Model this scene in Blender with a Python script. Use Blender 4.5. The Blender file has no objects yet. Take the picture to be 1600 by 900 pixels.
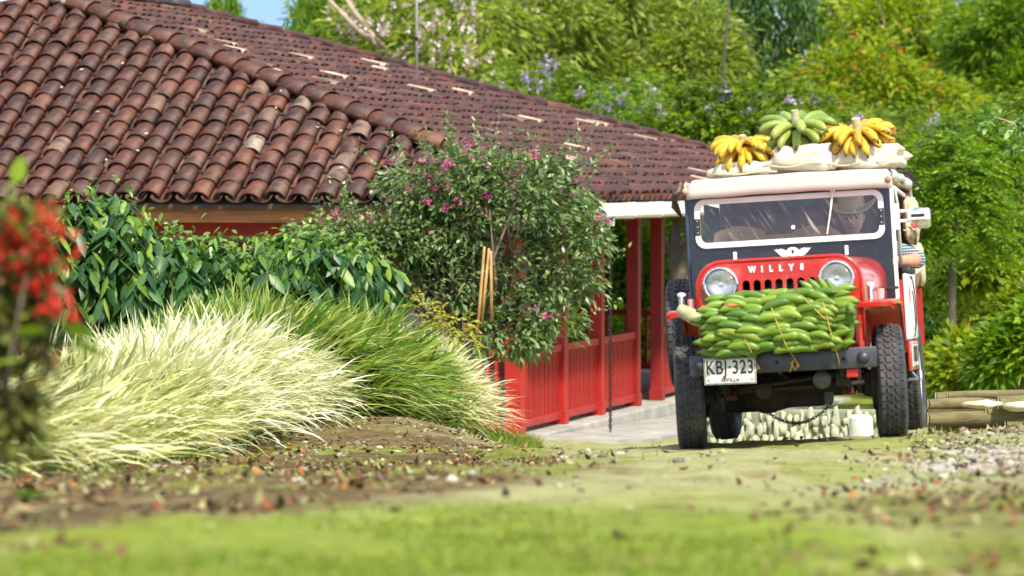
import bpy, bmesh, math, random
import numpy as np
from mathutils import Vector, Matrix, Euler, noise as mnoise

R = math.radians
scene = bpy.context.scene
COL = scene.collection

# ------------------------------------------------------------------ camera, sky, sun, exposure
F = 6120.0                      # focal length in pixels of a 1600 px wide frame
HORIZON = 280.0                 # image row of the eye level
cam = bpy.data.cameras.new("Camera")
cam_o = bpy.data.objects.new("Camera", cam)
COL.objects.link(cam_o)
cam.sensor_width = 36.0
cam.lens = 36.0 * F / 1600.0
cam.shift_y = -(450.0 - HORIZON) / 1600.0
cam_o.location = (0, 0, 0)
cam_o.rotation_euler = (R(90), 0, 0)
cam.clip_start = 0.2
cam.clip_end = 6000
cam.dof.use_dof = True
cam.dof.focus_distance = 30.0
cam.dof.aperture_fstop = 3.7
scene.camera = cam_o

SUN_EL, SUN_AZ = R(50), R(156)          # azimuth clockwise from +Y (the view direction)
world = bpy.data.worlds.new("World")
scene.world = world
world.use_nodes = True
wt = world.node_tree
for n in list(wt.nodes):
    wt.nodes.remove(n)
w_out = wt.nodes.new("ShaderNodeOutputWorld")
w_bg = wt.nodes.new("ShaderNodeBackground")
w_sky = wt.nodes.new("ShaderNodeTexSky")
w_sky.sky_type = 'NISHITA'
w_sky.sun_disc = False
w_sky.sun_elevation = SUN_EL
w_sky.sun_rotation = SUN_AZ
w_sky.air_density = 1.2
w_sky.dust_density = .6
w_sky.ozone_density = 2.0
w_tc = wt.nodes.new("ShaderNodeTexCoord")
w_map = wt.nodes.new("ShaderNodeMapping")
w_map.inputs['Scale'].default_value = (9, 9, 20)
w_noise = wt.nodes.new("ShaderNodeTexNoise")
w_noise.inputs['Scale'].default_value = 1.6
w_noise.inputs['Detail'].default_value = 6
w_ramp = wt.nodes.new("ShaderNodeValToRGB")
w_ramp.color_ramp.elements[0].position = 0.45
w_ramp.color_ramp.elements[1].position = 0.66
w_mix = wt.nodes.new("ShaderNodeMixRGB")
w_mix.inputs[2].default_value = (9.0, 9.2, 9.6, 1)       # sunlit cloud
w_add = wt.nodes.new("ShaderNodeVectorMath"); w_add.operation = 'ADD'; w_add.inputs[1].default_value = (0, 0, .28)   # clear blue well down towards the skyline
wt.links.new(w_tc.outputs['Generated'], w_add.inputs[0]); wt.links.new(w_add.outputs[0], w_sky.inputs['Vector'])
wt.links.new(w_tc.outputs['Generated'], w_map.inputs['Vector'])
wt.links.new(w_map.outputs['Vector'], w_noise.inputs['Vector'])
wt.links.new(w_noise.outputs['Fac'], w_ramp.inputs['Fac'])
wt.links.new(w_ramp.outputs['Color'], w_mix.inputs[0])
wt.links.new(w_sky.outputs['Color'], w_mix.inputs[1])
wt.links.new(w_mix.outputs['Color'], w_bg.inputs['Color'])
w_bg.inputs['Strength'].default_value = 0.13
wt.links.new(w_bg.outputs['Background'], w_out.inputs['Surface'])

sun = bpy.data.lights.new("Sun", 'SUN')
sun.energy = 3.7
sun.angle = R(4.0)
sun.color = (1.0, 0.91, 0.76)
sun_o = bpy.data.objects.new("Sun", sun)
COL.objects.link(sun_o)
sd = Vector((math.sin(SUN_AZ) * math.cos(SUN_EL), math.cos(SUN_AZ) * math.cos(SUN_EL), math.sin(SUN_EL)))
sun_o.rotation_euler = sd.to_track_quat('Z', 'Y').to_euler()
sun_o.location = sd * 60

vs = scene.view_settings
vs.view_transform = 'Standard'
vs.look = 'None'
vs.exposure = 0.95
vs.gamma = 1.0
vs.use_curve_mapping = False
scene.cycles.max_bounces = 8
scene.cycles.transparent_max_bounces = 12

# ------------------------------------------------------------------ helpers
def at(px, py, Y):
    """the point at distance Y that stands at photograph pixel (px, py)"""
    return Vector(((px - 800.0) / F * Y, Y, (HORIZON - py) / F * Y))

def tag(o, label=None, cat=None, group=None, kind=None):
    if label: o['label'] = label
    if cat: o['category'] = cat
    if group: o['group'] = group
    if kind: o['kind'] = kind
    return o

def empty(name, loc=(0, 0, 0), rot=(0, 0, 0), parent=None):
    o = bpy.data.objects.new(name, None)
    o.empty_display_size = 0.2
    COL.objects.link(o)
    o.location = loc
    o.rotation_euler = rot
    if parent: o.parent = parent
    return o

def link(name, me, mat=None, parent=None, loc=None, rot=None, scale=None):
    o = bpy.data.objects.new(name, me)
    COL.objects.link(o)
    if mat is not None and len(me.materials) == 0:
        me.materials.append(mat)
    if parent: o.parent = parent
    if loc is not None: o.location = loc
    if rot is not None: o.rotation_euler = rot
    if scale is not None: o.scale = scale
    return o

class MB:
    """collects shapes of ONE part"""
    def __init__(s): s.v = []; s.f = []
    def add(s, v, f, M=None):
        b = len(s.v)
        s.v += [tuple(M @ Vector(p)) if M is not None else tuple(p) for p in v]
        s.f += [tuple(i + b for i in q) for q in f]
        return s
    def box(s, x0, x1, y0, y1, z0, z1, bev=0.0, M=None, seg=2):
        if bev > 0:
            bm = bmesh.new()
            bmesh.ops.create_cube(bm, size=1)
            for v in bm.verts:
                v.co = Vector(((x0 + x1) / 2 + v.co.x * (x1 - x0), (y0 + y1) / 2 + v.co.y * (y1 - y0), (z0 + z1) / 2 + v.co.z * (z1 - z0)))
            bmesh.ops.bevel(bm, geom=bm.edges[:], offset=bev, segments=seg, affect='EDGES', profile=0.5)
            bm.verts.index_update()
            v = [p.co[:] for p in bm.verts]; f = [[q.index for q in p.verts] for p in bm.faces]
            bm.free()
            return s.add(v, f, M)
        v = [(x0, y0, z0), (x1, y0, z0), (x1, y1, z0), (x0, y1, z0), (x0, y0, z1), (x1, y0, z1), (x1, y1, z1), (x0, y1, z1)]
        f = [(0, 3, 2, 1), (4, 5, 6, 7), (0, 1, 5, 4), (1, 2, 6, 5), (2, 3, 7, 6), (3, 0, 4, 7)]
        return s.add(v, f, M)
    def tube(s, pts, r, n=8, cap=True, M=None):
        pts = [Vector(p) for p in pts]
        rs = r if isinstance(r, (list, tuple)) else [r] * len(pts)
        v = []; f = []
        prev = None
        for i, p in enumerate(pts):
            t = (pts[min(i + 1, len(pts) - 1)] - pts[max(i - 1, 0)])
            t = t.normalized() if t.length > 1e-9 else Vector((0, 0, 1))
            if prev is None:
                a = t.orthogonal().normalized()
            else:
                a = (prev - t * prev.dot(t))
                a = a.normalized() if a.length > 1e-6 else t.orthogonal().normalized()
            prev = a
            b = t.cross(a)
            for k in range(n):
                an = 2 * math.pi * k / n
                v.append(p + (a * math.cos(an) + b * math.sin(an)) * rs[i])
        for i in range(len(pts) - 1):
            for k in range(n):
                f.append((i * n + k, i * n + (k + 1) % n, (i + 1) * n + (k + 1) % n, (i + 1) * n + k))
        if cap:
            f.append(tuple(range(n - 1, -1, -1)))
            f.append(tuple((len(pts) - 1) * n + k for k in range(n)))
        return s.add(v, f, M)
    def lathe(s, prof, n=32, M=None, closed=False):
        """profile of (radius, height) turned round local Z"""
        v = []; f = []
        m = len(prof)
        for r, h in prof:
            for k in range(n):
                an = 2 * math.pi * k / n
                v.append((r * math.cos(an), r * math.sin(an), h))
        for i in range(m if closed else m - 1):
            j = (i + 1) % m
            for k in range(n):
                f.append((i * n + k, i * n + (k + 1) % n, j * n + (k + 1) % n, j * n + k))
        return s.add(v, f, M)
    def prism(s, poly, h0, h1, M=None):
        """2D outline (x, y) pulled from z=h0 to z=h1"""
        n = len(poly)
        v = [(x, y, h0) for x, y in poly] + [(x, y, h1) for x, y in poly]
        f = [tuple(range(n - 1, -1, -1)), tuple(range(n, 2 * n))] + [(i, (i + 1) % n, n + (i + 1) % n, n + i) for i in range(n)]
        return s.add(v, f, M)
    def grid(s, fn, nu, nv, closed_u=False, M=None):
        v = [fn(i / (nu if closed_u else nu - 1), j / (nv - 1)) for j in range(nv) for i in range(nu)]
        f = []
        for j in range(nv - 1):
            for i in range(nu if closed_u else nu - 1):
                k = (i + 1) % nu
                f.append((j * nu + i, j * nu + k, (j + 1) * nu + k, (j + 1) * nu + i))
        return s.add(v, f, M)
    def mesh(s, name, smooth=False):
        me = bpy.data.meshes.new(name)
        me.from_pydata([tuple(p) for p in s.v], [], s.f)
        bm = bmesh.new(); bm.from_mesh(me)
        bmesh.ops.recalc_face_normals(bm, faces=bm.faces[:])
        bm.to_mesh(me); bm.free()
        if smooth is True:
            me.polygons.foreach_set('use_smooth', [True] * len(me.polygons))
        elif smooth:
            me.polygons.foreach_set('use_smooth', [True] * len(me.polygons))
            me.set_sharp_from_angle(angle=R(smooth))
        me.update()
        return me
    def build(s, name, mat, parent=None, smooth=False, **k):
        return link(name, s.mesh(name, smooth), mat, parent, **k)

def np_mesh(name, V, faces_per, smooth=False):
    """V (n,3); faces_per: (m,k) index array with faces of equal size"""
    me = bpy.data.meshes.new(name)
    V = np.ascontiguousarray(V, dtype=np.float32)
    me.vertices.add(len(V)); me.vertices.foreach_set('co', V.ravel())
    m, k = faces_per.shape
    me.loops.add(m * k); me.loops.foreach_set('vertex_index', faces_per.astype(np.int32).ravel())
    me.polygons.add(m)
    me.polygons.foreach_set('loop_start', np.arange(0, m * k, k, dtype=np.int32))
    if smooth: me.polygons.foreach_set('use_smooth', np.ones(m, dtype=bool))
    me.update(calc_edges=True); me.validate()
    return me

def rot_to(d):
    """matrix turning +Z to direction d"""
    return Vector(d).to_track_quat('Z', 'Y').to_matrix().to_4x4()

def T(x, y, z): return Matrix.Translation((x, y, z))
def RX(a): return Matrix.Rotation(a, 4, 'X')
def RY(a): return Matrix.Rotation(a, 4, 'Y')
def RZ(a): return Matrix.Rotation(a, 4, 'Z')

# ------------------------------------------------------------------ materials
def nodes_of(name):
    m = bpy.data.materials.new(name)
    m.use_nodes = True
    nt = m.node_tree
    b = nt.nodes['Principled BSDF']
    return m, nt, b

def ramp(nt, fac, stops, interp='LINEAR'):
    r = nt.nodes.new("ShaderNodeValToRGB")
    r.color_ramp.interpolation = interp
    e = r.color_ramp.elements
    while len(e) < len(stops): e.new(0.5)
    for i, (p, c) in enumerate(stops):
        e[i].position = p; e[i].color = (c[0], c[1], c[2], 1)
    nt.links.new(fac, r.inputs['Fac'])
    return r.outputs['Color']

def noise_fac(nt, scale, detail=4, rough=0.55, coord='Object', dist=0.0, vscale=None):
    tc = nt.nodes.new("ShaderNodeTexCoord")
    src = tc.outputs[coord]
    if vscale:
        mp = nt.nodes.new("ShaderNodeMapping"); mp.inputs['Scale'].default_value = vscale
        nt.links.new(src, mp.inputs['Vector']); src = mp.outputs['Vector']
    n = nt.nodes.new("ShaderNodeTexNoise")
    n.inputs['Scale'].default_value = scale
    n.inputs['Detail'].default_value = detail
    n.inputs['Roughness'].default_value = rough
    n.inputs['Distortion'].default_value = dist
    nt.links.new(src, n.inputs['Vector'])
    return n.outputs['Fac']

def mixc(nt, fac, a, b, mode='MIX'):
    m = nt.nodes.new("ShaderNodeMixRGB"); m.blend_type = mode
    for i, x in ((0, fac), (1, a), (2, b)):
        if hasattr(x, 'links'): nt.links.new(x, m.inputs[i])
        elif i == 0: m.inputs[0].default_value = x
        else: m.inputs[i].default_value = (x[0], x[1], x[2], 1)
    return m.outputs['Color']

def bump(nt, b, h, strength=0.3, dist=0.01):
    bp = nt.nodes.new("ShaderNodeBump")
    bp.inputs['Strength'].default_value = strength
    bp.inputs['Distance'].default_value = dist
    nt.links.new(h, bp.inputs['Height'])
    nt.links.new(bp.outputs['Normal'], b.inputs['Normal'])

def pmat(name, col, rough=0.5, metal=0.0, var=0.25, vscale=6.0, dirt=None, dirt_amt=0.5, bmp=0.0, bscale=40.0, spec=0.5, coat=0.0, stretch=None, detail=5):
    """plain surface with uneven colour, optional dirt patches and fine relief"""
    m, nt, b = nodes_of(name)
    f = noise_fac(nt, vscale, detail, 0.6, vscale=stretch)
    lo = [c * (1 - var) for c in col]; hi = [min(1, c * (1 + var)) for c in col]
    c = ramp(nt, f, [(0.3, lo), (0.7, hi)])
    if dirt:
        g = noise_fac(nt, vscale * 1.7 + 1.3, 8, 0.7)
        k = ramp(nt, g, [(0.5, (0, 0, 0)), (0.72, (dirt_amt,) * 3)])
        c = mixc(nt, k, c, dirt)
    nt.links.new(c, b.inputs['Base Color'])
    rr = nt.nodes.new("ShaderNodeMapRange")
    rr.inputs['To Min'].default_value = max(0.02, rough - 0.12); rr.inputs['To Max'].default_value = min(1, rough + 0.12)
    nt.links.new(f, rr.inputs['Value']); nt.links.new(rr.outputs[0], b.inputs['Roughness'])
    b.inputs['Metallic'].default_value = metal
    b.inputs['Specular IOR Level'].default_value = spec
    b.inputs['Coat Weight'].default_value = coat
    if bmp: bump(nt, b, noise_fac(nt, bscale, 6, 0.6, vscale=stretch), bmp, 0.01)
    return m

def rnd_fac(nt):
    """a random number for every piece: islands of a joined mesh and separate objects alike"""
    g = nt.nodes.new("ShaderNodeNewGeometry"); o = nt.nodes.new("ShaderNodeObjectInfo")
    a = nt.nodes.new("ShaderNodeMath"); a.operation = 'ADD'
    nt.links.new(g.outputs['Random Per Island'], a.inputs[0]); nt.links.new(o.outputs['Random'], a.inputs[1])
    fr = nt.nodes.new("ShaderNodeMath"); fr.operation = 'FRACT'
    nt.links.new(a.outputs[0], fr.inputs[0])
    return fr.outputs[0]

def leaf_mat(name, stops, rough=0.45, trans=0.35, tcol=None, spec=0.35, patch=None):
    """foliage: a colour for every leaf, some light let through"""
    m, nt, b = nodes_of(name)
    c = ramp(nt, rnd_fac(nt), stops)
    if patch:
        f = noise_fac(nt, patch[1], 2, 0.5)
        c = mixc(nt, ramp(nt, f, [(0.42, (0, 0, 0)), (0.62, (1, 1, 1))]), c, patch[0], 'MULTIPLY')
    nt.links.new(c, b.inputs['Base Color'])
    b.inputs['Roughness'].default_value = rough
    b.inputs['Specular IOR Level'].default_value = spec
    tr = nt.nodes.new("ShaderNodeBsdfTranslucent")
    hs = mixc(nt, 1.0, c, tcol or (1.5, 1.6, 0.5), 'MULTIPLY')
    nt.links.new(hs, tr.inputs['Color'])
    mx = nt.nodes.new("ShaderNodeMixShader"); mx.inputs[0].default_value = trans
    nt.links.new(b.outputs[0], mx.inputs[1]); nt.links.new(tr.outputs[0], mx.inputs[2])
    nt.links.new(mx.outputs[0], nt.nodes['Material Output'].inputs['Surface'])
    return m

# ------------------------------------------------------------------ the lie of the land
def smooth(a, b, x):
    t = np.clip((x - a) / (b - a), 0, 1)
    return t * t * (3 - 2 * t)

def vnoise(x, y, seed=0):
    """cheap value noise on arrays"""
    xi = np.floor(x); yi = np.floor(y); fx = x - xi; fy = y - yi
    fx = fx * fx * (3 - 2 * fx); fy = fy * fy * (3 - 2 * fy)
    def h(a, b):
        s = np.sin(a * 127.1 + b * 311.7 + seed * 74.7) * 43758.5453
        return s - np.floor(s)
    return (h(xi, yi) * (1 - fx) + h(xi + 1, yi) * fx) * (1 - fy) + (h(xi, yi + 1) * (1 - fx) + h(xi + 1, yi + 1) * fx) * fy

PROF_Y = np.array([-60, 0, 10, 20, 25.3, 29, 34, 40, 44, 50, 60, 80, 110, 160, 300, 700, 3500])
PROF_Z = np.array([2.0, -.41, -.92, -1.43, -1.70, -2.05, -2.44, -2.80, -2.93, -3.08, -3.18, -3.3, -3.0, -1.5, 3.0, 5.0, 8.0])

def ground_z(X, Y, fine=True):
    X = np.asarray(X, float); Y = np.asarray(Y, float)
    z = np.interp(Y, PROF_Y, PROF_Z)
    # the track leans: higher on the right, under the jeep
    lean = 0.052 * np.clip(X - 1.72, -2.2, 1.6)
    z = z + lean * np.exp(-((Y - 23.5) / 5.0) ** 2)
    # the bank on the left stays high while the track drops away
    left = smooth(0.5, -1.0, X) * smooth(25, 31, Y) * smooth(46, 40, Y)
    z = z + 0.31 * left
    right = smooth(3.0, 4.2, X) * smooth(24, 27, Y) * smooth(36, 31, Y)
    z = z + 0.22 * right
    if fine:
        near = smooth(70, 40, np.abs(Y)) * smooth(40, 20, np.abs(X))
        z = z + near * ((vnoise(X * .9, Y * .9, 3) - .5) * .07 + (vnoise(X * 3.3, Y * 3.3, 5) - .5) * .035 + (vnoise(X * 9, Y * 9, 7) - .5) * .018)
        far = smooth(60, 200, np.abs(Y))
        z = z + far * (vnoise(X * .01, Y * .01, 9) - .5) * 6
    return z

def gz(x, y): return float(ground_z(x, y))
# ================================================================== SETTING: ground
def axis(parts):
    out = []
    for a, b, st in parts: out.append(np.arange(a, b, st))
    return np.concatenate(out + [np.array([parts[-1][1]], float)])

gx = axis([(-3000, -300, 300), (-300, -40, 20), (-40, -7, 1.5), (-7, -3.2, .2), (-3.2, 5, .045), (5, 9, .2), (9, 40, 1.5), (40, 300, 20), (300, 3000, 300)])
gy = axis([(-60, 0, 10), (0, 7, .5), (7, 27, .05), (27, 50, .12), (50, 80, 1), (80, 300, 8), (300, 3500, 200)])
GX, GY = np.meshgrid(gx, gy)
GZ = ground_z(GX, GY)
nx, ny = len(gx), len(gy)
V = np.stack([GX.ravel(), GY.ravel(), GZ.ravel()], 1)
ii = np.arange(nx * (ny - 1)).reshape(ny - 1, nx)[:, :-1].ravel()
FQ = np.stack([ii, ii + 1, ii + nx + 1, ii + nx], 1)
gme = np_mesh("ground", V, FQ, True)
# what grows where: moss and short grass / bare brown soil / grey gravel
Xf, Yf = GX.ravel(), GY.ravel()
edge = np.interp(Yf, [8, 14, 17, 24, 33, 38], [-2.3, -2.6, -2.3, -2.2, -1.5, -.2])      # foot of the ornamental grass
trackx = np.interp(Yf, [5, 12, 18, 25, 40], [.05, .35, 1.0, 1.75, 3.2])                     # middle of the track
off = np.abs(Xf - trackx)
wob = (vnoise(Xf * 1.1, Yf * .5, 21) - .5) * .7
line1 = np.interp(Yf, [6, 8.7, 13, 18, 24, 34], [-1.5, -1.14, -.42, .35, .3, -.6]) + wob       # litter to the left of this
line2 = np.interp(Yf, [6, 8.3, 18, 24, 34], [.3, .47, 1.55, 2.5, 3.4]) + wob                      # gravel and litter to the right of this
strip = smooth(-.7, .5, Xf - line1) * smooth(.5, -.5, Xf - line2)
moss = np.clip(strip * smooth(15.5, 9.5, Yf + wob * 4) + .5 * smooth(14.5, 8.0, Yf + wob * 3) * smooth(-1.6, -.2, Xf) + smooth(46, 54, Yf), 0, 1)
moss = np.maximum(moss, .55 * (vnoise(Xf * 1.4, Yf * .6, 23) > .62) * smooth(34, 28, Yf))
brown = np.clip(smooth(.6, -.6, Xf - line1) * smooth(45, 36, Yf) * (1 - .35 * smooth(24, 30, Yf)) + .7 * smooth(-.2, .4, Xf - line2) * smooth(17, 13, Yf), 0, 1)
gravel = np.clip(smooth(-.1, .3, Xf - line2) * smooth(14, 18, Yf) * smooth(33, 27, Yf), 0, 1)
att = gme.color_attributes.new("zone", 'FLOAT_COLOR', 'POINT')
att.data.foreach_set('color', np.stack([moss, brown, gravel, np.ones_like(moss)], 1).astype(np.float32).ravel())

def ground_material():
    m, nt, b = nodes_of("ground_earth")
    a = nt.nodes.new("ShaderNodeAttribute"); a.attribute_name = "zone"
    sp = nt.nodes.new("ShaderNodeSeparateColor"); nt.links.new(a.outputs['Color'], sp.inputs[0])
    n1 = noise_fac(nt, 1.3, 6, .6); n2 = noise_fac(nt, 7, 8, .7); n3 = noise_fac(nt, 32, 6, .7)
    dirt = ramp(nt, n2, [(.28, (.13, .125, .040)), (.48, (.24, .245, .085)), (.72, (.33, .335, .14))])
    dirt = mixc(nt, ramp(nt, n3, [(.35, (.0, .0, .0)), (.6, (.5, .5, .5))]), dirt, (.38, .37, .20))
    mossc = ramp(nt, n2, [(.3, (.10, .13, .016)), (.45, (.17, .22, .022)), (.6, (.22, .27, .035)), (.75, (.30, .31, .08))])
    soil = ramp(nt, n2, [(.3, (.050, .032, .014)), (.5, (.12, .085, .034)), (.75, (.25, .22, .09))])
    grav = ramp(nt, n3, [(.3, (.18, .16, .13)), (.55, (.42, .39, .32)), (.75, (.60, .57, .48))])
    def soft(src, lo, hi):
        add = nt.nodes.new("ShaderNodeMath"); add.operation = 'ADD'
        nt.links.new(src, add.inputs[0])
        sc = nt.nodes.new("ShaderNodeMath"); sc.operation = 'MULTIPLY_ADD'; sc.inputs[1].default_value = .9; sc.inputs[2].default_value = -.45
        nt.links.new(n1, sc.inputs[0]); nt.links.new(sc.outputs[0], add.inputs[1])
        mr = nt.nodes.new("ShaderNodeMapRange"); mr.inputs['From Min'].default_value = lo; mr.inputs['From Max'].default_value = hi
        nt.links.new(add.outputs[0], mr.inputs['Value']); return mr.outputs[0]
    c = mixc(nt, soft(sp.outputs[1], .25, .75), dirt, soil)
    c = mixc(nt, soft(sp.outputs[2], .25, .75), c, grav)
    c = mixc(nt, soft(sp.outputs[0], .2, .8), c, mossc)
    n5 = noise_fac(nt, 2.6, 5, .65)
    c = mixc(nt, ramp(nt, n5, [(.52, (0, 0, 0)), (.66, (.55, .55, .55))]), c, (.15, .10, .045))
    nt.links.new(c, b.inputs['Base Color'])
    b.inputs['Roughness'].default_value = .95
    b.inputs['Specular IOR Level'].default_value = .15
    bump(nt, b, n3, .8, .02)
    return m
gme.materials.append(ground_material())
tag(link("ground", gme), kind='structure')
# ================================================================== FARMHOUSE
HC = Vector((.667, 43.0, -.23))                 # the near corner of the eaves
house = empty("farmhouse", HC, (0, 0, R(-15)))
tag(house, "long farmhouse with old clay tile hip roof and open red railed veranda", "house")
HM = Matrix.Translation(HC) @ RZ(R(-15))
W_, QF, LR, QB = 7.92, 4.35, 4.96, 8.0          # half width, front hip run, ridge length, back hip run
RISE = 2.523
YB = QF + LR + QB
FLOOR = -2.65

def tile_mat():
    m, nt, b = nodes_of("old_clay_tile")
    r = rnd_fac(nt)
    c = ramp(nt, r, [(0, (.036, .012, .008)), (.25, (.060, .016, .009)), (.5, (.085, .024, .013)), (.72, (.062, .024, .015)), (.88, (.14, .040, .017)), (.955, (.11, .056, .036)), (.992, (.18, .11, .075)), (1.0, (.36, .29, .21))])
    oi = nt.nodes.new("ShaderNodeObjectInfo"); tcn = nt.nodes.new("ShaderNodeTexCoord")
    vm = nt.nodes.new("ShaderNodeVectorMath"); vm.operation = 'MULTIPLY_ADD'
    cmb = nt.nodes.new("ShaderNodeCombineXYZ")
    for q in range(3): nt.links.new(oi.outputs['Random'], cmb.inputs[q])
    nt.links.new(cmb.outputs[0], vm.inputs[0]); vm.inputs[1].default_value = (37, 53, 71); nt.links.new(tcn.outputs['Object'], vm.inputs[2])
    def nz(sc, det, ro):
        t = nt.nodes.new("ShaderNodeTexNoise"); t.inputs['Scale'].default_value = sc; t.inputs['Detail'].default_value = det; t.inputs['Roughness'].default_value = ro
        nt.links.new(vm.outputs[0], t.inputs['Vector']); return t.outputs['Fac']
    n = nz(11, 8, .72); n2 = nz(4.5, 4, .6)
    c = mixc(nt, ramp(nt, n, [(.48, (0, 0, 0)), (.68, (.7, .7, .7))]), c, (.19, .070, .038))
    c = mixc(nt, ramp(nt, n2, [(.45, (0, 0, 0)), (.62, (.75, .75, .75))]), c, (.022, .011, .009))
    n3 = nz(26, 5, .6)
    c = mixc(nt, ramp(nt, n3, [(.62, (0, 0, 0)), (.72, (.5, .5, .5))]), c, (.17, .13, .09))
    nt.links.new(c, b.inputs['Base Color'])
    b.inputs['Roughness'].default_value = .55
    b.inputs['Specular IOR Level'].default_value = .42
    bump(nt, b, n, .5, .012)
    return m
M_TILE = tile_mat()
M_DECK = pmat("roof_boards", (.07, .05, .035), .9, var=.4)
M_WOOD = pmat("weathered_eave_wood", (.34, .13, .045), .7, var=.35, vscale=3, stretch=(1, 6, 9), dirt=(.20, .10, .05), bmp=.4)
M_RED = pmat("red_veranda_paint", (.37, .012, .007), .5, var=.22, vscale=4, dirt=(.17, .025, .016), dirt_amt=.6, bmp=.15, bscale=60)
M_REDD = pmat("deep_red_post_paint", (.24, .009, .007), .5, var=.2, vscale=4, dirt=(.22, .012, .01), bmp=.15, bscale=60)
M_WHITEP = pmat("white_gutter_paint", (.78, .78, .74), .45, var=.08, vscale=5, dirt=(.45, .42, .36), dirt_amt=.35)
M_LIME = pmat("limewashed_wall", (.70, .68, .60), .9, var=.12, vscale=2, dirt=(.45, .40, .30), dirt_amt=.4, bmp=.3)
M_CONC = pmat("porch_concrete", (.36, .35, .31), .85, var=.3, vscale=2.5, dirt=(.20, .21, .14), dirt_amt=.6, bmp=.4)
M_IRON = pmat("dark_iron", (.035, .03, .028), .55, metal=.6, var=.4, vscale=30)
M_GLASSD = pmat("dark_window_pane", (.03, .04, .045), .08, var=.3, spec=.8)

def tile_mesh(r0, r1, L, hgt=.78, seg=6, th=.016):
    """half barrel tile: lower end r0 at y=0, upper end r1 at y=L"""
    v = []; f = []
    for (y, r) in ((0, r0), (L, r1)):
        for rr in (r, r - th):
            for k in range(seg + 1):
                a = math.pi * k / seg
                v.append((rr * math.cos(a), y, rr * hgt * math.sin(a)))
    n = seg + 1
    for k in range(seg):
        f.append((k, k + 1, 2 * n + k + 1, 2 * n + k))
        f.append((n + k + 1, n + k, 3 * n + k, 3 * n + k + 1))
        f.append((k + 1, k, n + k, n + k + 1))
    f.append((0, 2 * n, 3 * n, n)); f.append((n - 1, 2 * n - 1, 4 * n - 1, 3 * n - 1))
    return np.array(v, float), f

rs = random.Random(11)
phi1 = math.atan2(RISE, QF); phi2 = math.atan2(RISE, W_); phi3 = math.atan2(RISE, QB)
PITCH, EXPO, TLEN = .298, .335, .43
def face_mat(origin, u, n):
    u = Vector(u); n = Vector(n); e = u.cross(n)
    m = Matrix((e, u, n)).transposed().to_4x4(); m.translation = Vector(origin); return m
FR = face_mat((0, 0, 0), (0, math.cos(phi1), math.sin(phi1)), (0, -math.sin(phi1), math.cos(phi1)))     # e = +x
RT = face_mat((0, 0, 0), (-math.cos(phi2), 0, math.sin(phi2)), (math.sin(phi2), 0, math.cos(phi2)))     # e = +y
LF = face_mat((-2 * W_, 0, 0), (math.cos(phi2), 0, math.sin(phi2)), (-math.sin(phi2), 0, math.cos(phi2)))  # e = -y

roof = MB()
E0, E1, E2, E3 = (0, 0, 0), (-2 * W_, 0, 0), (-2 * W_, YB, 0), (0, YB, 0)
A0, A1 = (-W_, QF, RISE), (-W_, QF + LR, RISE)
dz = -.055
def dn(p, d=dz): return (p[0], p[1], p[2] + d)
tv = [dn(p) for p in (E0, E1, E2, E3, A0, A1)] + [dn(p, dz - .05) for p in (E0, E1, E2, E3, A0, A1)]
roof.add(tv, [(0, 4, 1), (0, 3, 5, 4), (1, 4, 5, 2), (2, 5, 3), (6, 7, 10), (6, 10, 11, 9), (7, 8, 11, 10), (8, 9, 11), (0, 1, 7, 6), (1, 2, 8, 7), (2, 3, 9, 8), (3, 0, 6, 9)])
roof_o = roof.build("roof", M_DECK, house)

tv_, tf_ = tile_mesh(.132, .112, TLEN)
tile_me = bpy.data.meshes.new("roof_tile"); tile_me.from_pydata([tuple(p) for p in tv_], [], tf_)
tile_me.materials.append(M_TILE)
tile_me.polygons.foreach_set('use_smooth', [True] * len(tile_me.polygons)); tile_me.update()
hv_, hf_ = tile_mesh(.165, .145, .50, .8)
hip_me = bpy.data.meshes.new("hip_tile"); hip_me.from_pydata([tuple(p) for p in hv_], [], hf_)
hip_me.materials.append(M_TILE)
hip_me.polygons.foreach_set('use_smooth', [True] * len(hip_me.polygons)); hip_me.update()

single, joined, pans, pale = [], [], [], []
def lay(face, n_cols, inside, sign, keep):
    for i in range(-1, n_cols):
        wob = rs.uniform(-.02, .02)
        for j in range(0, 32):
            e = sign * (i + .5) * PITCH; d = j * EXPO - .05
            if inside(e, d + TLEN * .4):
                slip = rs.random() < .04
                m = face @ T(e + wob + rs.uniform(-.016, .016), d + rs.uniform(-.03, .03) - (.07 if slip else 0), .022 + rs.uniform(0, .014)) @ RZ(rs.uniform(-.05, .05) * (3 if slip else 1)) @ RX(-.055 + rs.uniform(-.012, .012)) @ RY(rs.uniform(-.04, .04))
                if face is RT and d > .2 and rs.random() < .024: pale.append(m)
                else: (single if keep(e, d) else joined).append(m)
            ep = e + PITCH / 2
            if inside(ep, d + TLEN * .3):
                pans.append(face @ T(ep + rs.uniform(-.01, .01), d - .02, .075) @ RZ(rs.uniform(-.03, .03)) @ RX(-.05) @ RY(math.pi))
def in_front(e, d):
    y = d * math.cos(phi1)
    return -2 * W_ + y * W_ / QF + .02 < e < -y * W_ / QF - .02 and y < QF - .05
def in_right(e, d):
    x = d * math.cos(phi2)
    return x * QF / W_ + .02 < e < YB - x * QB / W_ - .02 and x < W_ - .05
lay(FR, 54, in_front, -1, lambda e, d: e > -7.4)
n_front = len(single)
lay(RT, 60, in_right, 1, lambda e, d: e < 5.2 and d < 3.6 and len(single) < 235)
def in_left(e, d): return in_right(-e, d)
lay(LF, 60, in_left, -1, lambda e, d: False)
for m in single:
    o = link("roof_tile", tile_me, None, roof_o); o.matrix_local = m
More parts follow.
